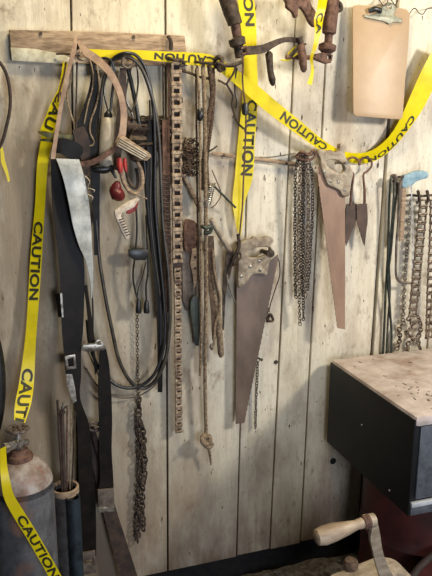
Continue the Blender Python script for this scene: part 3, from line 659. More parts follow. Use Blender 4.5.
link('knob', lathe_px([(112, 186, .08, 2), (113, 189, .08, 4.6), (117, 194, .08, 7.5), (121, 197, .08, 5.5), (123, 199, .08, 3)], 10), 'darkred', t, label='dark red lobed knob')
link('knob', lathe_px([(118, 181, .08, 2), (117, 186, .08, 5), (114, 191, .08, 5), (113, 195, .08, 3)], 10), 'darkred', t, label='dark red lobed knob')
wh = link('white_handle', flat([[(137, 196), (139.5, 199), (134, 207), (122, 213), (120.5, 216), (126, 225), (129.5, 235), (128.5, 239), (125, 239), (122, 233), (118, 224), (114, 215), (114, 210.5), (120, 205.5), (128, 201)]], .09, 5, 1.4), 'white', t, label='bone white angled handle')
for k in range(7): link('tooth', tube([(119 + k * 1.2, 220 + k * 2.6, .1), (123.5 + k * 1.1, 218.5 + k * 2.6, .1)], .6, 6), 'darkrust', wh)
link('red_tab', flat([[(133, 201), (138.5, 198.5), (138, 205), (135, 211), (129, 214), (126, 213.5), (128, 208.5)]], .083, 2.4, .6), 'red', t, label='red lower tab')
link('lever', tube([(130, 192, .095), (138, 195, .1), (147, 199, .1)], .8), 'wood', t)

# cream cylinder handle
t = TH('float_handle', 'cream tapered wooden cylinder with black caps hanging left of the leather arch', 'handle', P(106, 115, .04))
turned([(108, 116, .055, 3), (108, 119, .055, 5.5), (107.5, 124, .055, 6.8), (106, 145, .055, 7.2), (105, 163, .055, 7.4), (104.8, 166, .055, 6)], 'cream', 'body', t)
turned([(108.5, 111, .055, 2), (108.3, 114, .055, 4.2), (108, 119, .055, 4.2)], 'black', 'top_cap', t, label='black top cap')
link('bottom_cap', tube([(93, 170, .06, 2.5), (97, 169, .06, 4), (104, 169, .06, 4.8), (110, 168, .06, 4.2), (113, 172, .06, 2), (116, 178, .06, 1.4)], seg=12), 'black', t, label='black bottom clamp')
link('cord', tube([(108, 111, .055), (104, 90, .05), (108, 72, .05), (112, 62, .05)], .9), 'black', t)
tag(link('brown_strap', band([(123, 68, .045, 3), (122.5, 90, .045, 3.6), (120, 120, .045, 3.8), (118, 150, .045, 3.8), (116, 170, .045, 3.2)], .004), 'plant'), 'dark reddish brown strap hanging behind the tan arch', 'strap')
tag(link('cable', tube([(96, 62, .03), (104, 58, .045), (112, 62, .05), (114, 75, .045), (112, 95, .04), (110, 112, .04)], 1.3), 'black'), 'short black cable arched beside the leather strap top', 'cable')

# ------------------------------------------------------------------ bundle between the left strap and hose
wires = [([(70, 62, .04), (71, 80, .04), (67, 95, .04), (70, 112, .045), (74, 124, .045), (75, 137, .045)], 1.0, 'rope', 'pale thin cord looping inside the tan strap, nearest the left tape'),
         ([(77, 62, .05), (76.5, 90, .05), (76, 115, .05), (76.5, 140, .045)], .9, 'darkrust', 'straight dark wire hanging directly below the double hook'),
         ([(96, 62, .05), (98.5, 76, .05), (99, 90, .05), (96, 106, .05), (91, 120, .05), (90, 132, .05), (94, 142, .05), (91, 146, .05), (87, 144, .05)], .9, 'rope', 'pale curved cord hanging right of the black leather strip'),
         ([(66, 62, .045), (64, 75, .045), (60, 90, .045), (58, 102, .045)], 1.0, 'rust', 'short rusty wire behind the long side of the tan strap'),
         ([(90, 60, .055), (93, 74, .055), (92, 90, .055), (88, 104, .055), (84, 124, .05)], .8, 'rope', 'thin twisted cord beside the black leather strip'),
         ([(131, 68, .03), (127, 86, .03), (126, 100, .03), (133, 118, .03), (131, 135, .03)], 1.0, 'hose', 'thin black cord zigzagging under the ring hook'),
         ([(137, 66, .04), (138, 84, .04), (135, 104, .04), (131, 112, .035)], .9, 'hose', 'short thin black cord right under the ring hook')]
for pp, r, m, lab in wires: tag(link('cord', tube(pp, r), m), lab, 'cord')
t = TH('leather_strip', 'narrow black leather strip with frayed end inside the tan arch', 'strap', P(92, 65, 0))
link('strip', band([(92, 64, .045, 2.6), (94, 80, .045, 3.4), (90, 100, .045, 4), (85, 118, .045, 5), (80, 130, .045, 6), (77, 137, .045, 5)], .004), 'leather', t)
link('strip', band([(98, 70, .04, 2), (97, 95, .04, 2.6), (93, 120, .04, 4), (90, 145, .04, 5), (88, 162, .04, 4)], .004), 'leather', t)
t = TH('dark_leather_bundle', 'bunched dark leather pieces above the silver belt', 'leather', P(70, 145, 0))
link('fold', band([(53, 147, .05, 6), (62, 146, .055, 8), (72, 150, .055, 9), (80, 156, .05, 8)], .008), 'leather', t)
link('fold', band([(78, 128, .05, 6), (82, 140, .055, 7), (85, 155, .05, 5), (86, 175, .045, 3)], .006), 'plant', t)
link('fold', band([(92, 140, .045, 6), (95, 165, .045, 5), (96, 200, .04, 3.5), (97, 255, .035, 2.8)], .005), 'leather', t)
# belts
t = TH('wide_black_belt', 'wide glossy black belt hanging low with square silver buckle', 'belt', P(60, 160, 0))
link('band', strap([(51, 159, .06, 70, 160, .05), (52, 200, .06, 72, 200, .045), (56, 235, .06, 79, 235, .05), (59, 264, .06, 84, 264, .055), (61, 300, .06, 84, 300, .055), (62, 330, .06, 83, 330, .055), (64, 352, .06, 81, 352, .055), (66, 376, .06, 81, 376, .055), (73, 398, .06, 80, 398, .055), (77, 425, .06, 89, 425, .05), (78, 460, .06, 92, 460, .05), (79, 495, .06, 95, 495, .05), (79, 525, .06, 96, 525, .055), (79, 556, .06, 96, 556, .055)], .004), 'leather', t)
link('buckle', flat([[(64.5, 356), (75, 354), (76.5, 368), (66, 370)], [(67.5, 359), (73, 357.5), (74, 365.5), (68.5, 367)]], .07, 1.6, .4), 'bright', t, label='square silver buckle')
link('bright_strip', strap([(66, 374, .066, 72, 374, .066), (68, 388, .068, 75, 388, .068), (73, 403, .068, 76.5, 401, .068)], .002), 'bright', t, label='highlight on the belt made as a bright strip')  # the belt's highlight, laid on as a bright strip
link('end_clasp', flat([[(77.5, 553), (95, 550), (96, 572), (80, 575)], [(83, 560), (92, 558.5), (92.5, 562), (84, 563.5)]], .07, 3, .8), 'plate', t, label='grey end clasp')
t = TH('silver_belt', 'silver grey webbing belt twisted over the wide black belt', 'belt', P(68, 158, 0))
link('band', strap([(56, 158.5, .08, 79, 159.5, .07), (61, 172, .085, 83, 173, .075), (65, 186, .085, 86, 188, .075), (69, 205, .085, 89, 205, .07), (73, 226, .08, 91, 228, .07), (79, 246, .08, 92, 248, .07), (86, 262, .075, 93, 266, .07), (90, 281, .07, 93, 283, .068), (90.5, 298, .07, 92, 298, .068)], .003), 'silver', t)
for k, (a, b) in enumerate((((85, 176), (88, 186)), ((88, 188), (94, 192)), ((87, 194), (92, 200)))): link('thread', tube([(a[0], a[1], .08), ((a[0] + b[0]) / 2 + 3, (a[1] + b[1]) / 2, .09), (b[0], b[1], .08)], .5), 'white', t, label='frayed white thread')
t = TH('steel_clasp', 'small black and silver clasp hanging left of the wide black belt', 'clasp', P(59, 290, 0))
link('plate', strap([(55, 294, .05, 60, 293, .06), (57, 306, .05, 61, 306, .06), (58.5, 317, .05, 62.5, 317, .06)], .003), 'leather', t)
link('edge', strap([(60, 293, .062, 62, 293, .062), (61, 306, .062, 63, 306, .062), (62, 317, .062, 63.5, 317, .062)], .003), 'bright', t, label='bright metal edge')
t = TH('black_belt', 'long narrow black belt hanging from a silver buckle', 'belt', P(92, 300, 0))
link('upper_strap', strap([(83, 285, .05, 87, 285, .045), (86, 300, .05, 89, 300, .045), (88, 320, .05, 92, 320, .045), (91, 345, .05, 95, 343, .045)], .003), 'leather', t)
link('upper_strap', strap([(90, 285, .045, 91.5, 285, .045), (92, 305, .045, 93.5, 305, .045), (92, 345, .045, 94, 345, .045), (95, 375, .04, 98, 370, .04)], .003), 'leather', t)
link('buckle', flat([[(81, 347), (83, 344), (94, 343), (96, 339.5), (100, 338.5), (103.5, 343), (106, 348), (103, 350), (88, 351.5), (82, 350.5)], [(96.5, 342.5), (99, 341.5), (100.5, 344), (97.5, 344.5)]], .06, 4, 1), 'bright', t, label='silver buckle')
link('band', strap([(100, 348, .055, 106, 348, .055), (99, 365, .055, 109, 365, .05), (98, 390, .055, 111, 390, .05), (99, 420, .055, 112, 420, .05), (99, 450, .055, 111.5, 450, .05), (100, 475, .055, 113, 475, .05), (98.5, 492, .06, 113.5, 491, .055), (98, 508, .07, 114, 507, .065)], .004), 'leather', t)
link('end_fold', flat([[(97.5, 489.5), (113.5, 488), (114.5, 507), (114, 510.5), (98.5, 512), (98, 508)]], .068, 3, .8), 'plate', t, label='grey folded belt end')
link('bright_strip', flat([[(98, 507.5), (114.5, 506), (114.5, 511), (98.5, 512.5)]], .075, 2, .5), 'bright', t, label='pale bottom edge of the fold')
tag(link('leaning_slat', band([(90, 432, .015, 4.5), (104, 490, .026, 6), (118, 540, .036, 7.5), (138, 605, .05, 8.5)], .009), 'plant'), 'dark brown wooden slat leaning diagonally behind the narrow black belt', 'slat')

# ------------------------------------------------------------------ ridged bar and the ladder chain
t = TH('leather_scrap', 'crumpled dark brown leather scrap behind the ribbed slide and hoses', 'leather', P(140, 130, 0))
link('fold', flat([[(128, 116), (138, 120), (148, 117), (158, 122), (160, 136), (154, 150), (158, 165), (150, 172), (144, 160), (136, 150), (130, 138), (126, 126)]], lambda x, y: .026 + .008 * math.sin(x * .6 + y * .3), 4, 1.5, (0,)), 'plant', t)
link('fold', flat([[(132, 130), (146, 126), (154, 140), (146, 158), (134, 162), (128, 150)]], lambda x, y: .036 + .008 * math.sin(x * .4 - y * .5), 3, 1.2, (0,)), 'darkrust', t)
t = TH('ridged_bar', 'rusty toothed bar hanging just left of the ladder chain', 'bar', P(168, 100, 0))
link('bar', strap([(162, 120, .03, 169.5, 120, .03), (163, 200, .03, 170, 200, .03), (164, 260, .03, 171, 260, .03), (165.5, 312, .03, 171.5, 312, .03)], .008), 'rust', t)
bm = bmesh.new()
for k in range(34):
    y = 175 + k * 4; tube([(164 + k * .06, y, .038), (169.5 + k * .05, y, .038)], .8, 6, 2, bm)
link('teeth', bm, 'darkrust', t)
tag(link('thin_rod', tube([(163, 64, .03), (163.5, 120, .03), (164, 170, .03)], 1), 'darkrust'), 'thin dark rod hanging from the board left of the ladder chain', 'rod')
tag(link('thin_rod', tube([(168.5, 64, .035), (169, 110, .035), (168, 150, .035)], 1.1), 'rust'), 'rusty rod hanging from the board touching the ladder chain', 'rod')
BRP = [(171.5, 64, .036, 181, 64, .036), (172, 150, .036, 181.5, 150, .036), (173, 266, .032, 182, 266, .032), (175, 300, .028, 180.5, 300, .028), (176, 432, .022, 181.5, 432, .022)]
t = ladder([(176, 62, .045), (176.5, 120, .045), (177, 200, .045), (177.5, 268, .04)], 10.5, 11.4, 'ladder_chain', 'long flat chain of rectangular cast links hanging from the board', heavy=1.25)
ladder([(177.5, 268, .04), (178, 330, .035), (179, 437, .03)], 7, 7.2, '', '', heavy=1.4, parent=t)
link('dark_backing', strap(BRP, .003), 'plant', t)  # added dark strap that puts shade into the gaps between links
tag(link('chain_hook', tube([(166, 58, 0), (168, 58, .04), (174, 60, .06), (181, 60, .055), (184, 64, .05), (180, 66, .05)], 1.8), 'darkrust'), 'dark iron hook carrying the flat ladder chain', 'hook')
tag(link('board_peg', tube([(168, 36, .03), (171, 42, .035), (171, 50, .035)], 2), 'darkrust'), 'short dark peg standing above the tape on the board', 'peg')

# ------------------------------------------------------------------ ropes in the middle
tag(link('iron_bar', tube([(178, 70, .03), (190, 73, .035), (200, 77, .04), (212, 79, .045)], 1.3), 'darkrust'), 'short dark rod sloping from the ladder chain to the ropes', 'rod')
ropes = [([(197, 66, .05), (198.5, 85, .06), (199.5, 110, .06), (200, 150, .055), (200, 200, .055), (201, 250, .05), (201, 300, .045), (201, 340, .045), (200, 376, .04)], 1.5, 'rope', 'thin pale rope hanging leftmost in the middle rope bunch'),
         ([(203, 64, .06), (204, 90, .06), (205, 130, .06), (205.5, 180, .06), (206, 240, .055), (206, 290, .05), (205.5, 330, .045), (205, 380, .04), (206, 435, .035)], 2.3, 'rope', 'longest braided rope ending in a knot below the rope bunch'),
         ([(209, 64, .055), (211, 80, .055), (212, 95, .05), (209, 115, .05), (206, 135, .05), (204, 160, .05), (202, 190, .045)], 2.6, 'ropedark', 'thick brown rope curving in from the right of the bunch top'),
         ([(213, 68, .05), (214, 90, .045), (212, 120, .045), (208, 150, .045), (207, 170, .045), (210, 200, .045)], 1.9, 'ropedark', 'thin brown rope rightmost at the top of the bunch'),
         ([(196, 68, .035), (196.5, 120, .035), (197, 180, .035), (198, 240, .035), (199, 300, .035)], 1.2, 'ropedark', 'dark thin rope at the back left of the rope bunch')]
for pp, r, m, lab in ropes:
    t = TH('hanging_rope', lab, 'rope', P(*pp[0]), 'ropes hanging in the middle of the wall')
    q = cr(pp, 30); W = [P(*p) for p in q]; s = S(W[0]); W = resample(W, 1.1 * s); FR = frames(W); bm = bmesh.new()
    for ph in (0, 2.09, 4.18):
        sweepW(bm, [w + (f[1] * math.cos(i * .75 + ph) + f[2] * math.sin(i * .75 + ph)) * r * .45 * s for i, (w, f) in enumerate(zip(W, FR))], r * .58 * s, 5)
    link('strands', bm, m, t)
    if r == 2.3:
        link('knot', tube([(206, 434, .035), (202, 438, .05), (204, 444, .055), (210, 442, .05), (209, 436, .045), (203, 440, .04), (207, 447, .05), (212, 445, .04), (208, 440, .05)], 2.2, 8), m, t)
        link('frayed_tail', tube([(208, 446, .04, 1.8), (210, 455, .035, 1.5), (211, 465, .03, .7)], seg=6), m, t)
t = TH('rope_bead', 'dark oval bead threaded on the pale rope below the board', 'bead', P(200, 110, .06))
link('bead', lathe_px([(200, 108, .06, 1.5), (200, 110, .06, 3.2), (200, 114.5, .06, 3.7), (200, 119, .06, 3.2), (200, 121, .06, 1.5)]), 'black', t)
tag(link('rope_hook', tube([(192, 62, 0), (196, 62, .05), (206, 63, .07), (214, 64, .06), (216, 68, .055)], 1.4), 'darkrust'), 'dark iron hook from which the middle ropes hang', 'hook')
# rag / tangle
bm = bmesh.new()
for k in range(95):
    x, y = U(181, 196), U(141, 172); pp = [(x, y, U(.015, .05))]
    for j in range(4): pp.append((min(201, max(179, pp[-1][0] + U(-7, 7))), min(176, max(138, pp[-1][1] + U(-6, 6))), U(.015, .055)))
    tube(pp, .55, 5, 4, bm)
tag(link('fibre_tangle', bm, 'ropedark'), 'matted brown nest of frayed fibre right of the ladder chain', 'fibre', kind='stuff')
bm = bmesh.new()
for k in range(90):
    x, y = U(138, 168), U(122, 150); pp = [(x, y, U(.005, .025))]
    for j in range(4): pp.append((min(172, max(138, pp[-1][0] + U(-8, 8))), min(158, max(116, pp[-1][1] + U(-6, 6))), U(.005, .028)))
    tube(pp, .85, 5, 4, bm)
tag(link('fibre_tangle', bm, 'darkrust'), 'dark matted tangle of wire behind the hose, left of the ladder chain', 'fibre', kind='stuff')
tag(link('rusty_rod', tube([(183, 174, .03), (190, 188, .03), (201, 212, .03)], 2.2, 8, 3), 'wood'), 'short wooden rod slanting down behind the ropes below the fibre nest', 'rod')
bm = bmesh.new(); pp = []
for k in range(90):
    f = k / 89; a = k * .75
    pp.append((212 - f * 5 + 3.4 * math.cos(a) - 0, 183 + f * 22 + 1.0 * math.sin(a), .055 + .01 * math.sin(a)))
tag(link('coil_spring', tube(pp, .75, 6, 2), 'bright'), 'pale coil spring hanging on the right of the rope bunch', 'spring')
tag(link('wire', tube([(212, 170, .04), (217, 182, .035), (221, 194, .03), (216, 204, .035), (211, 208, .04)], .6), 'rust'), 'thin rusty wire bowing out beside the coil spring', 'wire')
tag(link('thin_rod', tube([(214.5, 186.5, .06), (225, 197, .05), (235.5, 207.5, .04)], 1.1), 'green'), 'thin dark rod slanting right from the coil spring to the tape end', 'rod')
tag(link('short_pin', tube([(208, 152, .06), (213, 149, .07), (217, 146, .07)], .9), 'darkrust'), 'short dark pin crossing the rope bunch by the level bar', 'pin')
tag(link('wooden_dowel', tube([(211, 219, .055), (220, 235, .05), (230, 251, .045)], 2.8, 12, 3), 'handle'), 'pale wooden dowel slanting down to the central saw grip', 'dowel')
tag(link('rope_clamp', tube([(202, 226, .06), (206, 228, .07), (211, 226, .065), (210, 232, .065), (204, 233, .065)], 2), 'green'), 'dark steel clamp gripping the ropes beside the pale dowel', 'clamp')
# trowel, rivet plate, file
t = TH('garden_trowel', 'rusty grey steel blade with riveted pale plate behind the ladder chain', 'blade', P(190, 225, 0))
link('socket', flat([[(184, 222), (192, 220), (198, 226), (199, 240), (196, 250), (190, 253), (184, 248)]], .018, 4, 1.5, (0,)), 'rust', t)
link('blade', flat([[(183, 250), (190, 253), (191, 268), (193, 290), (191, 309), (186, 311), (182.5, 300), (182, 270)]], .012, 1.4, .3), 'plate', t)
rp_ = link('rivet_plate', flat([[(192, 249), (198, 247), (199, 262), (198.5, 276), (194, 290), (192.5, 276), (190, 264)]], .024, 2, .5), 'wood', t, label='pale riveted plate')
for x, y in ((195, 257), (195, 268)): link('rivet', lathe(P(x, y, .027), Vector((0, -1, 0)), [(.004, 0), (.004, .002), (.002, .003)], 10), 'darkrust', rp_)
tag(link('steel_file', flat([[(190.5, 300), (194, 295), (199, 299), (199.5, 330), (198.5, 346), (195, 345), (192.5, 328), (190, 310)]], .03, 2.4, .4), 'green'), 'green black flat file hanging below the riveted plate left of the ropes', 'file')
t = TH('cord_wrapped_handle', 'brown cord wrapped handle hanging between the ropes and central saw', 'handle', P(216, 260, 0))
turned([(213, 270, .045, 3.4), (215, 295, .045, 4), (218, 318, .045, 3.6), (220, 340, .04, 3.4), (221, 354, .04, 3.2), (221.3, 357, .04, 2)], 'rope', 'grip', t, 12)
link('lashing', tube([(213, 250, .06), (214, 268, .06), (217, 285, .062), (220, 298, .06), (219, 312, .06), (215, 326, .055), (214, 342, .055), (212.5, 348, .055)], 1.3), 'rope', t)
link('top_strap', band([(210, 236, .05, 3.5), (211, 260, .05, 3.8), (213, 285, .052, 4), (214, 308, .052, 3.2), (214, 340, .05, 1.6)], .005), 'ropedark', t)
link('tip', lathe_px([(212, 344, .05, 1.6), (211.5, 347, .05, 2.6), (212, 350, .05, 1)], 8), 'bright', t)
t = TH('steel_tongs', 'dark slim tongs with curled tip hanging left of the central saw', 'tongs', P(226, 250, 0))
link('jaw', strap([(226, 252, .035, 234, 250, .035), (224.5, 270, .03, 231, 272, .03), (222.5, 290, .025, 226, 291, .025), (222.5, 330, .02, 224, 330, .02)], .004), 'darkrust', t)
link('jaw', tube([(238, 234, .045, 1.8), (239, 246, .045, 2), (234, 258, .04, 2.2), (229, 270, .035, 1.6)], seg=8), 'darkrust', t)
link('curl', tube([(236, 252, .05), (240, 253, .052), (240.5, 258, .052), (236.5, 262, .05), (233, 266, .045)], .9), 'darkrust', t)
tag(link('bent_wire', tube([(227, 275, .045), (228.5, 285, .045), (231.5, 294, .042), (235, 302, .04)], .9), 'bright'), 'short pale bent rod crossing the saw blade left edge', 'wire')
t = TH('wire_loop', 'dark wire loop with small knot hanging right of the central saw', 'wire', P(276, 262, 0))
link('wire', tube([(277, 256, .02), (279.5, 264, .02), (279.5, 276, .02), (275, 290, .018), (270.5, 304, .018), (269, 312, .018)], .6), 'darkrust', t)
link('knot', tube([(269, 308, .02), (266, 316, .03), (269, 321, .03), (273, 320, .025), (270, 314, .03), (267, 322, .02)], 1.4, 7), 'darkrust', t)
tag(link('fine_chain', chain_bm([(258, 359, .012), (257, 380, .014), (256, 402, .014), (255.5, 430, .012)], 3.0, 1.3, .45), 'darkrust'), 'short thin dark chain hanging at the tip of the central saw', 'chain')
tag(link('wall_nail', nail(258, 358, .03, r=.8), 'darkrust'), 'small nail above the short chain beside the central saw', 'nail')
# left edge rope loop and round rubber
t = TH('rope_loop', 'dark brown rope loop hanging at the upper left edge', 'rope', P(0, 62, 0))
link('loop', tube([(-14, 64, .03), (-6, 60, .03), (1, 64, .03), (7, 76, .03), (10, 92, .03), (10, 108, .03), (7, 124, .03), (2, 142, .03), (-6, 156, .03)], 1.7), 'plant', t)
tag(link('rubber_tyre', sweepW(bmesh.new(), [P(-24 + 24 * math.cos(a), 386 + 70 * math.sin(a), .06) for a in [k * math.pi / 20 for k in range(40)]], 6.0 * .0029, 14, True), 'black'), 'black rubber hoop cut off by the left edge above the gas cylinder', 'tyre')

tag(link('wall_nail', nail(-20, 322, .08), 'darkrust'), 'nail holding up the rubber hoop at the left edge', 'nail')
# ------------------------------------------------------------------ gas cylinder
DC = .22
axp = P(20.5, 470, DC); s = S(axp)
zt = P(20, 456, DC).z; cx, cy = axp.x, axp.y
rc = 31.5 * s
t = TH('gas_cylinder', 'blue grey gas cylinder with rusty shoulder standing at the lower left', 'gas cylinder', Vector((cx, cy, ZG)))
H = zt - ZG
prof = [(rc * .96, .0), (rc, .012)] + [(rc, H * k / 6) for k in range(1, 6)] + [(rc, H - .095)]
for k in range(1, 9):
    a = k / 8 * math.pi / 2; prof.append((rc * (.33 + .67 * math.cos(a)), H - .095 + .088 * math.sin(a)))
link('body', lathe(Vector((cx, cy, ZG)), Vector((0, 0, 1)), prof[:9], 48), 'gas', t)
link('shoulder', lathe(Vector((cx, cy, ZG)), Vector((0, 0, 1)), prof[7:] , 48), 'gastop', t, label='pale dome with rust stains')
link('neck_ring', lathe(Vector((cx, cy, zt - .012)), Vector((0, 0, 1)), [(.036, 0), (.038, .008), (.036, .018), (.028, .022), (.024, .034), (.015, .036)], 28), 'rust', t, label='rusty neck ring')
v0 = Vector((cx, cy, zt + .02))
bm = lathe(v0, Vector((0, 0, 1)), [(.012, 0), (.015, .004), (.015, .03), (.01, .034), (.007, .06)], 14)
lathe(v0 + Vector((-.004, 0, .02)), Vector((-.9, -.5, 0)), [(.013, 0), (.013, .03), (.016, .031), (.016, .042), (.009, .043)], 6, bm)
lathe(v0 + Vector((.004, 0, .02)), Vector((.9, -.2, .1)), [(.009, 0), (.009, .022), (.006, .024)], 10, bm)
vv_ = link('valve', bm, 'bright', t)
bm = bmesh.new(); c = v0 + Vector((0, 0, .063))
ringp = [c + Vector((math.cos(a) * .026 * (1 + .1 * math.cos(6 * a)), math.sin(a) * .026 * (1 + .1 * math.cos(6 * a)), 0)) for a in [k * math.pi / 18 for k in range(36)]]
sweepW(bm, ringp, .0055, 8, True)
for k in range(3):
    a = k * math.pi / 3; e = Vector((math.cos(a), math.sin(a), 0)) * .024; sweepW(bm, [c - e, c + e], .004, 6)
link('hand_wheel', bm, 'plate', vv_)

# ------------------------------------------------------------------ pipes with rods, standing by the cylinder
def pipe(x, y, d, rpx, m, name, label, cat, inner='dark'):
    p = P(x, y, d); s = S(p); r = rpx * s; b = Vector((p.x, p.y, ZG)); Hh = p.z - ZG
    t = TH(name, label, cat, b)
    link('tube', lathe(b, Vector((0, 0, 1)), [(r, 0), (r, Hh), (r * .84, Hh), (r * .84, Hh - .06), (.001, Hh - .06)], 24), m, t)
    return t, b, Hh, r
t, b, Hh, r = pipe(65, 489, .12, 13, 'greypipe', 'rod_bin', 'grey brown metal bin full of thin rods beside the gas cylinder', 'bin')
link('rim', lathe(b + Vector((0, 0, Hh - .012)), Vector((0, 0, 1)), [(r * 1.0, 0), (r * 1.07, .002), (r * 1.07, .02), (r * .9, .021), (r * .9, .0)], 24), 'wood', t, label='dusty brown rim')
rd = b + Vector((0, 0, Hh - .06))
rods = [((-6, 400), 1.3, 'plant', 'thick dark rod leaning leftmost in the metal bin'), ((-2, 412), 2.6, 'plant', 'stout dark brown rod with splayed tip in the metal bin'), ((-1, 402), .8, 'bright', 'thin pale rod rising straight from the metal bin'), ((3, 406), 1.0, 'rust', 'thin rusty rod left of the black belt in the metal bin'), ((7, 404), .7, 'rope', 'thin straw coloured rod leaning right in the metal bin'), ((10, 412), .9, 'darkrust', 'short dark rod at the right of the metal bin')]
for (dx, yy), rr, m, lab in rods:
    top = P(64 + dx * 1.1, yy, .11); bot = rd + Vector((dx * .0015, U(-.01, .01), .003))
    bm = sweepW(bmesh.new(), [bot, bot.lerp(top, .5) + Vector((U(-.003, .003), 0, 0)), top], rr * .0029, 7)
    if rr == 2.6:
        for k in (-1, 0, 1): sweepW(bm, [top, top + Vector((k * .012, -.003, .018))], .0022, 6)
        sweepW(bm, [top + Vector((0, 0, -.004)), top + Vector((0, 0, .001))], .011, 8)
    tag(link('thin_rod', bm, m), lab, 'rod', 'rods standing in the metal bin')
t, b2, Hh2, r2 = pipe(73, 497, .165, 7, 'bluepipe', 'blue_pipe', 'dark blue pipe standing in front of the rod bin', 'pipe')
t = TH('pronged_tool', 'dark tool with grey metal collar and prongs hanging between the two belts', 'tool', P(93, 430, 0))
link('shaft', tube([(92, 427, .03, 2.6), (97, 445, .03, 3.6), (101, 462, .03, 3.2), (103, 490, .03, 3)], seg=8), 'plant', t)
link('collar', tube([(87, 427, .035), (91, 423, .04), (97, 423, .04), (101, 427, .035), (97, 430, .035), (91, 430, .035)], 1.8, closed=True), 'plate', t)
link('prong', tube([(94, 426, .045), (99, 440, .045), (104, 454, .045)], .7), 'bright', t)
link('prong', tube([(99, 424, .045), (100, 416, .045), (99, 408, .045)], .7), 'plate', t)

# ------------------------------------------------------------------ toolbox on the drum
D0 = .035
bl = P(332, 359, D0); ztop = bl.z; fr = PZ(416, 416, ztop); depth = -fr.y - D0
zbot = P(332, 441.5, D0).z; Wd = .62; xl = (bl.x + fr.x) / 2
print('box', depth, ztop - zbot, bl.x, fr.x, 'ZG', ZG, 'WB', WB)
rotz = math.atan2(-(fr.x - bl.x), depth)
rot = Matrix.Rotation(-rotz, 3, 'Z') if False else Matrix.Rotation(0, 3, 'Z')
sh = (fr.x - bl.x) / depth                   # how far the box is turned on the drum
ang = math.atan(sh); rot = Matrix.Rotation(ang, 3, 'Z')
ux = rot @ Vector((1, 0, 0)); uy = rot @ Vector((0, 1, 0))
Lr = depth / math.cos(ang)
def bx(u0, u1, v0, v1, z0, z1, bev, bm=None):   # u from the left side, v from the back towards the room
    c = bl + ux * (u0 + u1) / 2 - uy * (v0 + v1) / 2; c.z = (z0 + z1) / 2
    return box(c, (abs(u1 - u0), abs(v1 - v0), abs(z1 - z0)), rot, bev, bm)
cen = bl + ux * Wd / 2 - uy * Lr / 2
t = TH('toolbox', 'big black metal toolbox with dusty lid at the right of the wall', 'toolbox', Vector((cen.x, cen.y, zbot)))
link('body', bx(0, Wd, 0, Lr - .004, zbot, ztop - .022, .006), 'boxblack', t, smooth=True)
lid = link('lid', bx(-.003, Wd + .003, -.002, Lr + .008, ztop - .034, ztop, .014), 'boxtop', t, label='dusty pale brown lid')
link('side_flange', bx(-.0045, 0, -.003, Lr + .003, zbot + .001, ztop - .012, .001), 'boxblack', lid, label='black side edge')
link('front_panel', bx(.02, Wd - .02, Lr - .006, Lr + .001, zbot + .05, ztop - .035, .003), 'boxgrey', t, label='grey front panel')
link('front_lip', bx(.004, Wd - .004, Lr - .006, Lr + .008, zbot + .028, zbot + .043, .003), 'lip', t, label='light grey lip along the front')
link('front_base', bx(.004, Wd - .004, Lr - .006, Lr + .004, zbot + .0, zbot + .028, .003), 'boxgrey', t)
for zz, vv in ((zbot + .03, Lr - .10), (ztop - .15, Lr * .45)):
    c = bl + ux * (-.0045) - uy * vv; c.z = zz
    link('rivet', lathe(c, -ux, [(.003, 0), (.003, .001), (.0015, .0016)], 10), 'lip', t)
bm = bmesh.new()
for k in range(60):
    u, v = (U(.01, .3), U(.02, Lr)) if k % 5 == 0 else (U(.05, .3), U(Lr * .55, Lr * .9)); c = bl + ux * u - uy * v; c.z = ztop + .0008
    a = U(0, 6.28); e = Vector((math.cos(a), math.sin(a), 0)) * U(.002, .009)
    sweepW(bm, [c - e, c + e], U(.0006, .0015), 5)
tag(link('dust_crumbs', bm, 'plant', smooth=False), 'brown dust crumbs and flakes scattered on the toolbox lid', 'debris', kind='stuff')

dh = zbot - ZG
dl = P(373, 500, .26); rD = .2
dc = Vector((dl.x + rD * .985, -(D0 + rD + .02), ZG))
t = TH('steel_drum', 'maroon steel drum under the black toolbox', 'drum', dc)
pr = [(rD * .98, 0), (rD, .008)]
for k in range(1, 24):
    zz = dh * k / 24; rr = rD + (.008 * math.exp(-((zz - dh * .5) / .01) ** 2)) + (.008 * math.exp(-((zz - dh * .15) / .01) ** 2)); pr.append((rr, zz))
pr += [(rD, dh - .012), (rD + .005, dh - .008), (rD + .005, dh - .001), (rD - .006, dh - .001), (rD - .006, dh - .012), (.01, dh - .012)]
link('shell', lathe(dc, Vector((0, 0, 1)), pr, 64), 'drum', t)

# ------------------------------------------------------------------ hand crank machine
DK = .66
t = TH('hand_grinder', 'hand cranked grinder with pale wooden handle at the lower right', 'grinder', Vector((P(388, 590, DK).x, -DK, ZG)))
hd = lambda *a: a
turned([(315.5, 538, DK + .06, 5.5), (317, 537.5, DK + .06, 8), (324, 535.5, DK + .06, 9.6), (334, 532, DK + .06, 9.2), (346, 528.5, DK + .06, 7), (356, 525, DK + .06, 5), (362, 523, DK + .06, 5.6), (366, 522, DK + .06, 4)], 'crankwood', 'grip', t, 24)
turned([(363, 522.5, DK + .06, 6.5), (369, 521, DK + .06, 7)], 'rust', 'ferrule', t, 20)
link('crank_arm', strap([(366, 517, DK + .05, 371, 531, DK + .06), (369, 514.5, DK + .055, 376, 526, DK + .06), (375, 517, DK + .06, 371, 528, DK + .06), (378.5, 530, DK + .05, 369.5, 538, DK + .05), (381.5, 548, DK + .03, 372.5, 552, DK + .03), (386, 562, DK + .01, 376, 566, DK + .01), (394, 578, DK, 382, 584, DK), (404, 598, DK, 388, 604, DK)][2:], .009), 'crank', t)
turned([(364, 522, DK + .055, 7.2), (374, 520, DK + .055, 7.0)], 'crank', 'arm_boss', t, 20)
hub = P(390, 606, DK - .03)
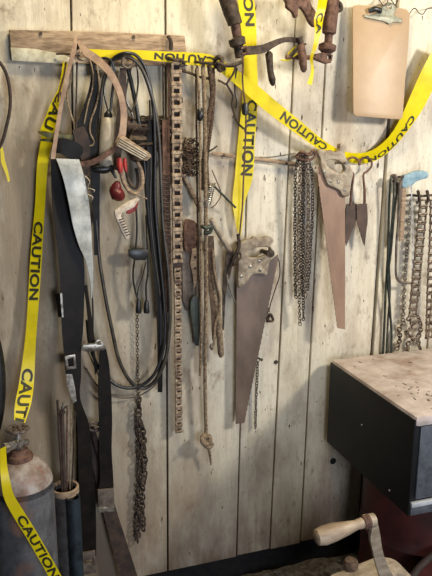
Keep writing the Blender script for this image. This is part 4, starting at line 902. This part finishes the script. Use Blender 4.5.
link('housing', lathe(hub + Vector((0, .1, 0)), Vector((0, -1, 0)), [(.02, 0), (.09, .004), (.105, .02), (.105, .07), (.095, .085), (.04, .092), (.03, .12), (.005, .122)], 40), 'crank', t)
bm = box(P(364, 578, DK - .05) + Vector((0, 0, -.005)), (.17, .09, .04), Matrix.Rotation(math.radians(-10), 3, 'Y'), .008)
link('clamp_plate', bm, 'crank', t)
link('clamp_screw', lathe(P(358, 572, DK - .05) + Vector((0, .04, -.03)), Vector((0, 0, 1)), [(.018, 0), (.021, .01), (.021, .035), (.017, .042), (.004, .043)], 20), 'ropedark', t)
link('stand', box(Vector((hub.x, hub.y + .06, (ZG + hub.z - .05) / 2 + ZG * 0)), (.12, .08, hub.z - .05 - ZG), None, .01), 'rust', t) if hub.z - .05 > ZG + .02 else None
print('hub z', hub.z, 'ZG', ZG)
# round pan edge at the lower right corner
pc = P(446, 598, .50)
t = TH('round_pan', 'brown rusty round pan rim peeking at the lower right corner', 'pan', Vector((pc.x, pc.y, ZG)))
rp = 50 * S(pc)
link('rim', sweepW(bmesh.new(), [pc + Vector((math.cos(a) * rp, .05 * math.sin(a) * 0 + -math.sin(a) * rp * .0 + math.sin(a) * .02, math.sin(a) * rp)) for a in [k * math.pi / 24 for k in range(48)]], .012, 10, True), 'plant', t)
bm = bmesh.new(); rv = [bm.verts.new(pc + Vector((math.cos(a) * rp, math.sin(a) * .02, math.sin(a) * rp))) for a in [k * math.pi / 24 for k in range(48)]]
rv2 = [bm.verts.new(pc + Vector((math.cos(a) * rp * .85, .015 + math.sin(a) * .017, math.sin(a) * rp * .85))) for a in [k * math.pi / 24 for k in range(48)]]
for k in range(48): bm.faces.new((rv[k], rv[(k + 1) % 48], rv2[(k + 1) % 48], rv2[k]))
bm.faces.new(rv2)
link('dish', bm, 'drum', t)
link('foot', box(Vector((pc.x, pc.y + .03, (ZG + pc.z - rp * .3) / 2)), (.05, .03, max(.02, pc.z - rp * .3 - ZG)), None, .004), 'rust', t)

# ------------------------------------------------------------------ light
w = bpy.data.worlds.new('world'); SC.world = w; w.use_nodes = True
bg = w.node_tree.nodes['Background']; bg.inputs['Color'].default_value = (0.80, 0.90, 1.0, 1); bg.inputs['Strength'].default_value = .05
def area(name, loc, target, size, energy, col, sy=None):
    l = bpy.data.lights.new(name, 'AREA'); l.energy = energy; l.color = col; l.size = size
    if sy: l.shape = 'RECTANGLE'; l.size_y = sy
    o = bpy.data.objects.new(name, l); C.objects.link(o); o.location = loc
    d = Vector(target) - Vector(loc); o.rotation_euler = d.to_track_quat('-Z', 'Y').to_euler(); return o
WC = P(216, 250, 0)
area('window_daylight', (WC.x + 1.78, -1.7, WC.z + .98), (WC.x + .1, 0, WC.z + .1), .32, 55, (1.0, .945, .85), .36)
area('cool_front_fill', (WC.x + .1, -3.0, WC.z - .15), (WC.x + .35, 0, WC.z - .6), .9, 36, (.76, .84, 1.0), 1.0)  # added cool fill from the front, not a seen doorway
area('ceiling_lamp', (WC.x - .15, -.62, ZT + .5), (WC.x - .1, 0, ZT - .35), .5, 25, (1.0, .86, .56), .3)
SC.view_settings.view_transform = 'Standard'; SC.view_settings.look = 'None'; SC.view_settings.gamma = 1
SC.view_settings.exposure = 0.0
